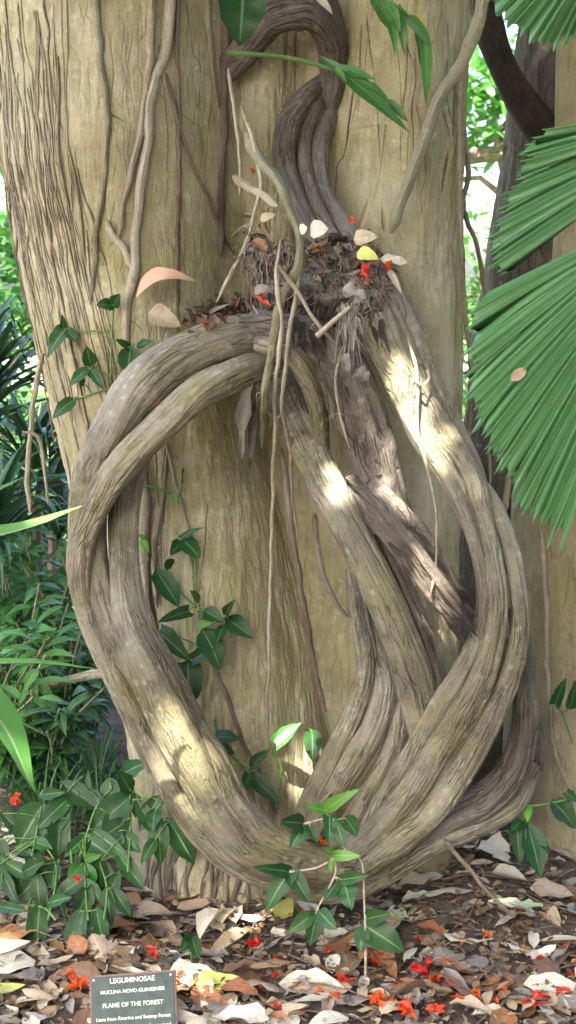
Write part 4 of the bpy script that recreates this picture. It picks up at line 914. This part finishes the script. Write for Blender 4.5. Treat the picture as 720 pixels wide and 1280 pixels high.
def fallen(px, py, L, w, ang, mat, label, group=None, z=.018, flat=.25, shape=None, curl=None, world=None):
    p = ghit(px, py) if world is None else np.array((world[0], world[1], float(gz(world[0], world[1]))))
    p = p + np.array((0, 0, z)); k = mpp(p); m = MB()
    litter_leaf(m, p, L * k, w * k, ang, 0, flat * .8, shape, curl)
    o = m.build('fallen_leaf', M[mat], origin=p); tag(o, label, 'leaf', group); return o
hero = [
 (285, 1160, 40, 34, 1.2, 'dry_pale', 'cream heart shaped leaf with a red petal behind the sign', 'ovate'),
 (315, 1157, 52, 30, .15, 'dry_pale', 'white sunlit leaf between the cream heart leaf and the young climber', 'lance'),
 (245, 1145, 50, 30, .3, 'dry_tan', 'tan leaf lying at the trunk foot above the seedling', 'lance'),
 (190, 1158, 52, 34, 0, 'dry_tan', 'broad tan leaf at the trunk foot right of the arrowhead plant', 'ovate'),
 (150, 1150, 34, 30, 2.2, 'dry_grey', 'greyish cream leaf against the low arrowhead plant stems', 'ovate'),
 (167, 1205, 30, 30, .9, 'dry_pale', 'small cream leaf standing just above the sign edge', 'heart'),
 (140, 1200, 46, 22, 1.4, 'dry_tan', 'pointed tan leaf left of the small cream leaf above the sign', 'lance'),
 (155, 1172, 44, 30, .4, 'dry_rust', 'rusty brown leaf between the arrowhead plant and the sign', 'ovate'),
 (240, 1232, 60, 44, .2, 'dry_pale', 'large white sunlit leaf touching the right edge of the sign', 'ovate'),
 (272, 1242, 58, 34, .3, 'fallen_yellow', 'yellow green leaf right of the sign', 'ovate'),
 (300, 1256, 54, 36, -.4, 'dry_rust', 'orange brown leaf below the yellow green leaf', 'ovate'),
 (325, 1252, 70, 30, -.5, 'dry_tan', 'long beige leaf leaning on the orange brown leaf', 'lance'),
 (340, 1222, 60, 18, 0.1, 'dry_brown', 'brown rolled leaf below the spiky red flower', 'lance'),
 (500, 1157, 46, 40, 1.5, 'fallen_green', 'pale mint green heart leaf beside the young climber', 'heart'),
 (622, 1070, 58, 44, 1.2, 'dry_pale', 'large cream leaf propped against the ring bottom', 'ovate'),
 (636, 1110, 46, 30, -.5, 'dry_pale', 'cream leaf below the large propped cream leaf', 'ovate'),
 (658, 1146, 40, 28, -.2, 'fallen_green', 'oval pale yellow-green leaf near the rear tree foot', 'ellip'),
 (658, 1160, 52, 26, -.1, 'dry_tan', 'beige leaf tucked below the oval pale leaf', 'lance'),
 (585, 1186, 62, 16, 0.0, 'dry_pale', 'rolled cream leaf lying straight across the litter', 'blade'),
 (525, 1115, 70, 26, .5, 'dry_tan', 'long rolled tan leaf under the ring bottom', 'lance'),
 (520, 1135, 44, 22, .6, 'dry_pale', 'short pale leaf below the long rolled tan leaf', 'lance'),
 (595, 1055, 36, 26, .1, 'dry_rust', 'reddish brown curled leaf under the ring beside the propped leaf', 'ovate'),
 (540, 1180, 56, 26, -.6, 'dry_rust', 'rust and cream leaf left of the rolled cream leaf', 'lance'),
 (422, 1188, 60, 40, .6, 'dry_rust', 'broad reddish brown leaf below the young climber', 'ovate'),
 (420, 1182, 34, 26, .3, 'dry_pale', 'small greyish white leaf on the broad reddish leaf', 'ovate'),
 (660, 1238, 74, 46, -.6, 'dry_brown', 'large golden brown leaf in the litter front', 'ovate'),
 (690, 1212, 60, 30, .4, 'dry_brown', 'brown leaf behind the large golden brown leaf', 'lance'),
 (664, 1190, 40, 18, 1.5, 'dry_pale', 'narrow cream leaf standing upright in the litter', 'lance'),
 (680, 1205, 46, 24, .7, 'dry_pale', 'pale split leaf beside the narrow upright leaf', 'ovate'),
 (705, 1190, 60, 22, -.2, 'dry_pale', 'cream leaf at the right picture edge in the litter', 'lance'),
 (690, 1128, 56, 34, -.3, 'dry_tan', 'tan leaf at the foot of the rear tree', 'ovate'),
 (570, 1240, 60, 24, -1.1, 'dry_grey', 'greyish green folded leaf among the red flowers', 'lance'),
 (480, 1176, 40, 26, .4, 'dry_grey', 'grey leaf under the climber stem base', 'ovate'),
 (12, 1205, 66, 40, .7, 'dry_pale', 'large cream leaf at the left picture edge', 'ovate'),
 (20, 1175, 80, 44, .2, 'dry_rust', 'broad orange tan leaf behind the large cream leaf', 'ovate'),
 (10, 1250, 44, 22, .1, 'fallen_yellow', 'yellow leaf in the lower left corner', 'ovate'),
 (44, 1235, 46, 30, 1.3, 'dry_grey', 'dull beige leaf left of the sign', 'lance'),
 (15, 1085, 60, 44, 0, 'dry_pale', 'cream leaf under the arrowhead plant', 'ovate'),
 (70, 1215, 52, 24, .5, 'dry_tan', 'tan leaf between the dull beige leaf and the sign', 'lance'),
 (285, 1275, 60, 26, .2, 'dry_grey', 'grey leaf at the bottom below the orange brown leaf', 'lance'),
 (440, 1262, 54, 30, -.3, 'dry_grey', 'pale grey leaf beside the bottom red flowers', 'ovate'),
 (355, 1150, 60, 26, 1.3, 'fallen_yellow', 'olive yellow leaf leaning beside the white sunlit leaf', 'lance'),
]
for h in hero: fallen(*h[:6], h[6], shape=h[7], z=.026, flat=.32)
kinds = [('dry_tan', 'mid sized tan dry leaf in the leaf litter', 'tan fallen leaves'), ('dry_pale', 'mid sized cream dry leaf in the leaf litter', 'cream fallen leaves'), ('dry_brown', 'mid sized brown dry leaf in the leaf litter', 'brown fallen leaves'),
         ('dry_rust', 'mid sized rusty orange dry leaf in the leaf litter', 'rusty fallen leaves'), ('dry_grey', 'mid sized grey dry leaf in the leaf litter', 'grey fallen leaves')]
cnt = 0
while cnt < 215:
    px = random.uniform(-60, 780); py = 1095 + 200 * random.random() ** .75
    p = ghit(px, py)
    if inside_trunk(p[0], p[1]) : continue
    h = BA.ray_cast(Vector(CAM), Vector(p - CAM).normalized())
    if h[0] is not None and (h[0] - Vector(CAM)).length < np.linalg.norm(p - CAM) - .02: continue
    k = random.choices(kinds, [5, 4.2, 3.2, 1.7, 1.8])[0]
    L = random.uniform(30, 84)
    fallen(px, py, L, L * random.uniform(.32, .62), random.uniform(0, 6.28), k[0], k[1], k[2], z=random.uniform(.008, .022), flat=.4); cnt += 1

# ------------------------------------------------------------------ sign
sc_ = at(167, 1252, -.60); kx = mpp(sc_); W_, H_ = 110 * kx, 84 * kx
sgn = thing('plant_sign', 'small dark green botanical sign with white lettering in the leaf litter', 'sign', (sc_[0], sc_[1], 0))
tilt = R(62); roll = R(7.0)
Rm = Matrix.Rotation(roll * .95, 4, 'Y').inverted() @ Matrix.Rotation(R(-4), 4, 'Z') @ Matrix.Rotation(tilt, 4, 'X')
def boxmesh(name, sx, sy, sz, mat, bev=.001):
    import bmesh
    bm = bmesh.new(); bmesh.ops.create_cube(bm, size=1); bmesh.ops.scale(bm, vec=(sx, sy, sz), verts=bm.verts)
    bmesh.ops.bevel(bm, geom=bm.edges[:], offset=bev, segments=2, affect='EDGES')
    me = bpy.data.meshes.new(name); bm.to_mesh(me); bm.free(); me.materials.append(mat)
    o = bpy.data.objects.new(name, me); COL.objects.link(o); return o
cz = sc_[2] - .012
def place(o, x, y, z):
    o.parent = sgn; o.matrix_local = Matrix.Translation((0, 0, cz)) @ Rm @ Matrix.Translation((x, y, z))
place(boxmesh('backing', W_, H_, .006, M['sign_edge']), 0, 0, 0)
place(boxmesh('panel', W_ - .006, H_ - .006, .003, M['sign']), 0, 0, .0035)
for sx, sy in ((-1, 1), (1, 1), (1, -1), (-1, -1)):
    mbs = MB(); tube(mbs, [(0, 0, 0), (0, 0, .0012)], .0022, 12); s = mbs.build('screw', M['steel']); place(s, sx * (W_ / 2 - .008), sy * (H_ / 2 - .008), .005)
lines = [('LEGUMINOSAE', .0098, .40, .0), ('MUCUNA NOVO-GUINEENSIS', .0104, .245, .0), ('FLAME OF THE FOREST', .0112, .055, .0), ('Liana from Riverine and Swamp Forest', .0092, -.135, 0), ('of New Guinea. Seed pods covered', .0092, -.265, 0), ('in brown bristles.', .0092, -.39, 0)]
for t, s, y, x in lines:
    cu = bpy.data.curves.new('lettering', 'FONT'); cu.body = t; cu.size = s * 1.25; cu.align_x = 'CENTER'; cu.align_y = 'CENTER'; cu.extrude = .0003; cu.offset = .0001
    cu.materials.append(M['white']); o = bpy.data.objects.new('lettering', cu); COL.objects.link(o)
    bpy.context.view_layer.update()
    wd = o.dimensions.x
    mx = W_ * (.86 if s < .0095 else .74 if 'MUC' in t else .70)
    if wd > mx or 'Liana' in t: cu.size *= mx / wd
    bpy.context.view_layer.update()
    me = bpy.data.meshes.new_from_object(o.evaluated_get(bpy.context.evaluated_depsgraph_get())); bpy.data.objects.remove(o); me.name = 'lettering'
    o = bpy.data.objects.new('lettering', me); COL.objects.link(o)
    place(o, x, y * H_, .0055)
st = boxmesh('stake', .018, .006, .16, M['stake']); st.parent = sgn; st.matrix_local = Matrix.Translation((0, .012, cz - .075)) @ Matrix.Rotation(R(-10), 4, 'X')

# ------------------------------------------------------------------ near blades at the left
bl = thing('strap_leaf_plant', 'strap leaved plant reaching light green blades in from the left edge', 'plant', (-1.05, -.75, 0))
for base, mid, tip, w, mm in [((-160, 700, -.7), (20, 664, -.72), (104, 632, -.70), 42, 'blade'), ((-160, 850, -.8), (10, 828, -.82), (122, 836, -.8), 17, 'blade'), ((-190, 780, -.8), (-20, 880, -.85), (44, 990, -.85), 74, 'blade'), ((-150, 760, -.7), (-40, 640, -.7), (30, 596, -.68), 26, 'blade'), ((-170, 900, -.6), (-40, 880, -.55), (72, 926, -.5), 10, 'blade')]:
    C = catmull([at(*base), at(*mid), at(*tip)], .02); k = np.linspace(0, 1, len(C)); m = MB()
    T, A, B = frames(C, (0, -.3, 1)); ww = w * mpp(C[-1]) / 2 * np.clip((1 - k ** 3.5) * np.minimum(1, .45 + k), .02, 1)
    u = np.linspace(-1, 1, 7)
    P = C[:, None, :] + B[:, None, :] * (ww[:, None] * u[None])[..., None] + A[:, None, :] * (np.abs(u)[None] * ww[:, None] * .35)[..., None]
    m.grid(P, np.stack([np.broadcast_to((u + 1) / 2, P.shape[:2]), np.broadcast_to(k[:, None], P.shape[:2])], -1)); m.build('blade', M[mm], bl)
mb = MB(); tube(mb, catmull([(-1.05, -.75, -.02), (-1.0, -.75, .3), (-.98, -.76, .62)], .03), .018, 10, rough=.15); mb.build('stem', M['stem_green'], bl)

# ------------------------------------------------------------------ shrubs and strap plants behind, left; background
def shrub(name, label, x, y, h, spread, nstem, nleaf, Ls, mat, seed, shape='lance', group=None, cat='shrub', hang=.2):
    r = random.Random(seed); base = np.array((x, y, float(gz(x, y)) - .01)); root = thing(name, label, cat, tuple(base), group)
    fm = MB(); sm = MB()
    for s in range(nstem):
        a = r.uniform(0, 6.28); rr = spread * math.sqrt(r.random()); top = base + np.array((math.cos(a) * rr, math.sin(a) * rr, h * r.uniform(.45, 1.05)))
        mid = (base + top) / 2 + np.array((r.uniform(-.1, .1) * spread, r.uniform(-.1, .1) * spread, h * .12)); C = catmull([base, mid, top], .03)
        tube(sm, C, np.linspace(.006, .0025, len(C)), 6)
        for l in range(nleaf):
            q = C[int(len(C) * r.uniform(.25, .999))]; az = r.uniform(0, 6.28); L = Ls * r.uniform(.6, 1.25)
            d = unit((math.cos(az), math.sin(az), r.uniform(-hang - .5, .7 - hang)))
            b = q + d * .012
            leaf(fm, b, b + d * L, L * r.uniform(.24, .4), unit((d[0] * -.3 + r.uniform(-.3, .3), d[1] * -.3 - .35, 1)), shape=shape, nu=2, nv=5, fold=.3, arch=r.uniform(.03, .16), ph=r.random() * 6)
    fm.build('foliage', M[mat], root); sm.build('stem', M['root_green'], root); return root
def strap(name, label, x, y, h, n, L, w, mat, seed, group=None, cat='plant'):
    r = random.Random(seed); b = np.array((x, y, float(gz(x, y)))); root = thing(name, label, cat, tuple(b), group); fm = MB(); sm = MB()
    top = b + np.array((r.uniform(-.05, .05), r.uniform(-.05, .05), h)); 
    if h > .08: tube(sm, catmull([b + (0, 0, -.02), (b + top) / 2 + (.01, 0, 0), top], .03), .014, 8, rough=.15); sm.build('stem', M['root_brown'], root)
    for k in range(n):
        a = r.uniform(0, 6.28); el = r.uniform(.2, 1.2); l = L * r.uniform(.7, 1.2); d = np.array((math.cos(a) * math.cos(el), math.sin(a) * math.cos(el), math.sin(el)))
        s0 = top - np.array((0, 0, r.random() * min(h, .2)))
        C = catmull([s0, s0 + d * l * .5, s0 + d * l * .85 - np.array((0, 0, l * .14)), s0 + d * l - np.array((0, 0, l * .38))], .03)
        kk = np.linspace(0, 1, len(C)); T, A, B = frames(C, (0, 0, 1)); ww = w / 2 * np.clip((1 - kk ** 2.4) * np.minimum(1, .4 + kk * 3), .02, 1) * r.uniform(.7, 1.15); u = np.linspace(-1, 1, 5)
        P = C[:, None, :] + B[:, None, :] * (ww[:, None] * u[None])[..., None] + A[:, None, :] * (np.abs(u)[None] * ww[:, None] * .3)[..., None]
        fm.grid(P, np.stack([np.broadcast_to((u + 1) / 2, P.shape[:2]), np.broadcast_to(kk[:, None], P.shape[:2])], -1))
    fm.build('foliage', M[mat], root); return root
def gx_at(px, Y): return float(at(px, 700, Y)[0])
strap('strap_plant', 'tall dark glossy strap leaved plant between the trunk and the left edge', gx_at(-6, 1.3), 1.3, 1.08, 60, .42, .045, 'leaf_back_dark', 1)
strap('strap_plant', 'dense dark strap leaved plant close behind the left rim of the trunk', gx_at(40, 1.6), 1.6, .85, 60, .36, .04, 'leaf_back_dark', 5)
strap('strap_plant', 'arching dark strap leaved plant at the left edge nearest the ring', gx_at(-25, .95), .95, .72, 50, .36, .035, 'leaf_back_dark', 6)
strap('strap_plant', 'dark strap leaved plant lower beside the trunk rim', gx_at(50, 1.9), 1.9, .62, 40, .40, .04, 'leaf_back_dark', 2)
strap('strap_plant', 'dark strap leaved plant partly outside the left edge', gx_at(-70, 1.2), 1.2, .75, 40, .42, .045, 'leaf_back_dark', 3)
sh = [(20, .75, .50, .22, 12, 26, .085, 'leaf_back', 'bushy mid green shrub at the left edge level with the ring'),
      (80, .62, .42, .16, 10, 24, .075, 'leaf_back', 'small mid green shrub against the left side of the ring'),
      (-30, .45, .40, .22, 11, 24, .085, 'leaf_mid', 'light green shrub cut by the left edge below the blade'),
      (50, .40, .30, .18, 10, 22, .085, 'leaf', 'dark low shrub between the bank and the ring'),
      (110, .95, .62, .2, 10, 24, .08, 'leaf_back', 'taller shrub rising behind the bank near the trunk rim'),
      (0, 1.3, .72, .28, 12, 26, .09, 'leaf_mid', 'pale green shrub behind the mid green ones at the left'),
      (60, 2.4, .8, .4, 12, 26, .10, 'leaf_back', 'distant leafy shrub behind the strap plants'),
      (10, 3.0, 1.0, .45, 14, 34, .11, 'leaf_back', 'bushy shrub filling the gap below the courtyard at the left'),
      (70, 3.4, .95, .45, 14, 34, .11, 'leaf_mid', 'bright shrub behind the trunk rim at the left'),
      (-40, 3.6, 1.05, .5, 14, 34, .11, 'leaf_back', 'dark shrub beyond the strap plants at the left edge'),
      (30, 1.0, .62, .24, 14, 30, .08, 'leaf_back', 'dense green shrub in the middle of the left undergrowth'),
      (-90, 2.2, .9, .4, 12, 26, .10, 'leaf_mid', 'distant light shrub beyond the left edge')]
for i, (px, Y, h, sp, ns, nl, L, mat, lab) in enumerate(sh):
    shrub('garden_shrub', lab, gx_at(px, Y), Y, h, sp, ns, nl, L, mat, 20 + i)
for i, (px, Y, lab) in enumerate([(118, .22, 'grass tuft beside the ring stem on the bank'), (70, .12, 'grass tuft above the arrowhead plant on the bank'), (20, .18, 'grass tuft at the left edge on the bank'), (140, .30, 'grass tuft tucked behind the ring stem'), (96, .36, 'grass tuft on top of the bank behind the others'), (48, .42, 'tall grass tuft at the back of the bank')]):
    strap('grass_tuft', lab, gx_at(px, Y), Y, .06, 44, .24, .007, 'leaf_back', 50 + i, cat='grass')
mb = MB(); C = catmull([at(-40, 905, .5), at(20, 882, .48), at(60, 858, .46), at(100, 846, .45), at(130, 842, .44)], .03); tube(mb, C, np.linspace(.009, .012, len(C)), 12, rough=.25, seed=2)
tag(mb.build('fallen_branch', M['liana'], origin=C[0]), 'grey fallen branch lying on the bank left of the ring', 'branch')

def far_tree(name, label, x, y, H, cr, nleaf, Ls, mat, seed, trunk_r=.15, low=.3):
    r = random.Random(seed); root = thing(name, label, 'tree', (x, y, 0)); tm = MB(); fm = MB()
    C = catmull([(x, y, -.1), (x + r.uniform(-.2, .2), y, H * .4), (x + r.uniform(-.3, .3), y, H * .85)], .2); tube(tm, C, np.linspace(trunk_r, trunk_r * .4, len(C)), 10, rough=.2)
    for k in range(9):
        q = C[int(len(C) * r.uniform(.35, .95))]; a = r.uniform(0, 6.28); e = q + np.array((math.cos(a) * cr * .8, math.sin(a) * cr * .8, r.uniform(.1, .6) * cr)); Cb = catmull([q, (q + e) / 2 + (0, 0, .15), e], .15); tube(tm, Cb, np.linspace(trunk_r * .35, .015, len(Cb)), 6)
    tm.build('trunk', M['trunk_rear'], root)
    cl = [np.array((x + r.gauss(0, cr * .5), y + r.gauss(0, cr * .5), H * low + r.random() ** .8 * H * (1 - low))) for _ in range(40)]
    for k in range(nleaf):
        c = cl[k % 40] + np.array([r.gauss(0, cr * .17) for _ in range(3)]); d = unit([r.gauss(0, 1), r.gauss(0, 1), r.gauss(-.2, .6)]); L = Ls * r.uniform(.6, 1.3)
        leaf(fm, c, c + d * L, L * .45, (r.gauss(0, .4), r.gauss(0, .4), 1), shape='ovate', nu=2, nv=3)
    fm.build('crown', M[mat], root)
for i, (px, Y, H, cr, lab, low, nl) in enumerate([(628, 9, 3.05, .75, 'leafy sunlit tree seen through the gap beside the right column', .74, 800), (560, 16, 2.0, 2.0, 'low distant tree behind the gap partly hidden by the right column', .15, 2000), (800, 12, 5, 1.8, 'garden tree hidden mostly by the rear trunk', .2, 2400),
        (-40, 13, 1.35, 1.6, 'low garden tree beyond the strap plants at the left', .15, 2000), (70, 12, 2.3, .6, 'slender garden tree behind the left rim of the trunk', .4, 900), (-260, 9, 4, 1.8, 'garden tree outside the left edge', .2, 2400)]):
    far_tree('garden_tree', lab, gx_at(px, Y), Y, H, cr, nl, .2, 'far_leaf', 70 + i, low=low, trunk_r=.09)
for i, (x, y, H, cr) in enumerate([(1.4, -8.0, 6.6, 1.7), (4.0, -7.2, 6.4, 1.8), (5.6, -4.4, 6.2, 1.8), (5.8, -1.4, 6.0, 1.7)]):
    far_tree('garden_tree', ['dense tree facing the liana from behind the viewpoint', 'tree to the rear of the fan palm side of the path', 'tree standing beyond the fan palm', 'second tree beyond the fan palm near the rear tree'][i], x, y, H, cr, 3400, .34, 'crown', 170 + i, low=.05, trunk_r=.16)  # unseen trees added to block low light from the front and right
for i, (px, Y, lab) in enumerate([(590, 3.2, 'bright green strap plant at the bottom of the gap'), (612, 4.2, 'second strap plant behind the bright one in the gap')]):
    strap('strap_plant', lab, gx_at(px, Y), Y, .35 + .3 * i, 40, .6, .05, 'leaf_bright', 90 + i)
mb = MB(); C = catmull([at(520, 210, 9.2), at(580, 200, 9.1), at(612, 194, 9.0), at(660, 190, 9.0), at(740, 170, 9.1)], .1); tube(mb, C, np.linspace(.05, .09, len(C)), 12, rough=.3)
mb.build('limb', M['trunk_rear'], [o for o in bpy.data.objects if o.get('label', '').startswith('leafy sunlit tree')][0])

# ------------------------------------------------------------------ crown overhead (shades the scene; sunlight comes through its gaps)
patches = [(218, 900, 19), (226, 935, 20), (240, 965, 13), (258, 950, 12), (264, 972, 8), (240, 1000, 9), (516, 520, 12), (530, 550, 17), (545, 575, 12), (420, 600, 12), (428, 622, 9), (483, 570, 8), (488, 610, 10), (500, 640, 9), (520, 690, 9), (548, 725, 13), (562, 748, 12), (604, 610, 7), (385, 965, 12), (372, 985, 10), (428, 918, 7), (30, 945, 20), (318, 1157, 16), (290, 1158, 9), (240, 1236, 16), (0, 1190, 22), (470, 575, 6), (300, 1255, 10), (510, 705, 5), (180, 1065, 5), (395, 280, 6), (600, 1070, 8), (655, 1110, 7), (560, 1190, 8), (690, 1195, 12)]
rf = random.Random(3)
patches += [(px + rf.uniform(-30, 30), py + rf.uniform(-45, 45), rf.uniform(4, 7)) for px, py, r in patches if r >= 12 and 400 < py < 1000 for _ in range(2)]
holes = []
for px, py, r in patches:
    p = hit(px, py, Y=-.3)
    g_ = ghit(px, py) if py > 420 else None
    if g_ is not None and np.linalg.norm(g_ - CAM) < np.linalg.norm(p - CAM): p = g_
    if px < 45 and py < 1000: p = at(px, py, -.85)
    holes.append((p, r * mpp(p)))
HP = np.array([h[0] for h in holes]); HR = np.array([h[1] for h in holes]) * .88
cm = MB(); rc = random.Random(7)
def blocked(c, d, L):                                     # would this leaf close one of the gaps?
    for q in (-.5, -.17, .17, .5):
        v = c + d * L * q - HP; dist = np.linalg.norm(v - (v @ SUN)[:, None] * SUN, axis=1)
        if (dist < HR + L * .12).any(): return True
    return False
def crown_leaf(c, L):
    a = rc.uniform(0, 6.28); d = unit((math.cos(a), math.sin(a), rc.uniform(-.5, .3)))
    if blocked(c, d, L): return
    leaf(cm, c - d * L / 2, c + d * L / 2, L * .58, (rc.gauss(0, .3), -.5 + rc.gauss(0, .3), 1), shape='ellip', nu=2, nv=3)
for k in range(27000):                                    # dense leaves set along the sun rays, shaped to shade the view
    q = np.array((rc.uniform(-1.25, 1.65), -.25, rc.uniform(-.75, 2.7)))
    if q[0] < -.62 and q[2] < 1.5 and rc.random() < .45: continue
    crown_leaf(q + SUN * ((2.9 + rc.random() * 1.0 - q[2]) / SUN[2]), rc.uniform(.06, .11))
for k in range(7000):
    x = rc.uniform(-3.2, 2.6); y = rc.uniform(-5.2, -.4); z = 4.1 + rc.random() ** 1.2 * 1.5
    if ((x + .4) / 2.9) ** 2 + ((y + 2.7) / 2.5) ** 2 > 1 + .15 * math.sin(k): continue
    if x < -1.2 and rc.random() < .4: continue
    crown_leaf(np.array((x, y, z)), rc.uniform(.13, .22))
cm.build('crown', M['crown'], tree)
lm = MB()
for a in ((-1.8, -3.6, 5.0), (.6, -4.4, 5.1), (1.4, -2.2, 5.2), (-2.6, -1.6, 5.1), (-.4, -2.8, 5.2)):
    C = catmull([(-.1, .25, 3.9), (a[0] * .35, a[1] * .35 + .1, 4.9), a], .1)
    C2 = C
    tube(lm, C2, np.linspace(.09, .015, len(C)), 8, rough=.2)
lm.build('limb', M['trunk_rear'], tree)

# ------------------------------------------------------------------ light, world, camera
w = bpy.data.worlds.new('World'); scene.world = w; w.use_nodes = True
nt = w.node_tree; bg = nt.nodes['Background']; sky = nt.nodes.new('ShaderNodeTexSky'); sky.sky_type = 'NISHITA'; sky.sun_disc = False
sky.sun_elevation = math.asin(SUN[2]); sky.sun_rotation = math.atan2(SUN[0], SUN[1]); sky.dust_density = 4.0; sky.air_density = 1.0; sky.ozone_density = .6
nt.links.new(sky.outputs[0], bg.inputs[0]); bg.inputs[1].default_value = .15
sl = bpy.data.lights.new('sun', 'SUN'); sl.energy = 5.0; sl.angle = R(.5); sl.color = (1, .94, .84)
so = bpy.data.objects.new('sun', sl); COL.objects.link(so); so.rotation_euler = Vector(SUN).to_track_quat('Z', 'Y').to_euler(); so.location = (0, 0, 8)

cd = bpy.data.cameras.new('camera'); cam = bpy.data.objects.new('camera', cd); COL.objects.link(cam); scene.camera = cam
cam.location = CAM; cam.rotation_euler = (R(90) - PITCH, 0, 0)
cd.sensor_fit = 'VERTICAL'; cd.sensor_height = 36; cd.lens = 18 / math.tan(R(19.5)); cd.clip_end = 1000; cd.clip_start = .05
cd.dof.use_dof = True; cd.dof.focus_distance = 2.95; cd.dof.aperture_fstop = 9
vs = scene.view_settings; vs.view_transform = 'Standard'; vs.look = 'None'; vs.exposure = 2.6; vs.gamma = 1; vs.use_curve_mapping = False
scene.cycles.use_denoising = True
scene.cycles.max_bounces = 8; scene.cycles.diffuse_bounces = 4
for ob in bpy.data.objects:
    if 'at' in ob: del ob['at']
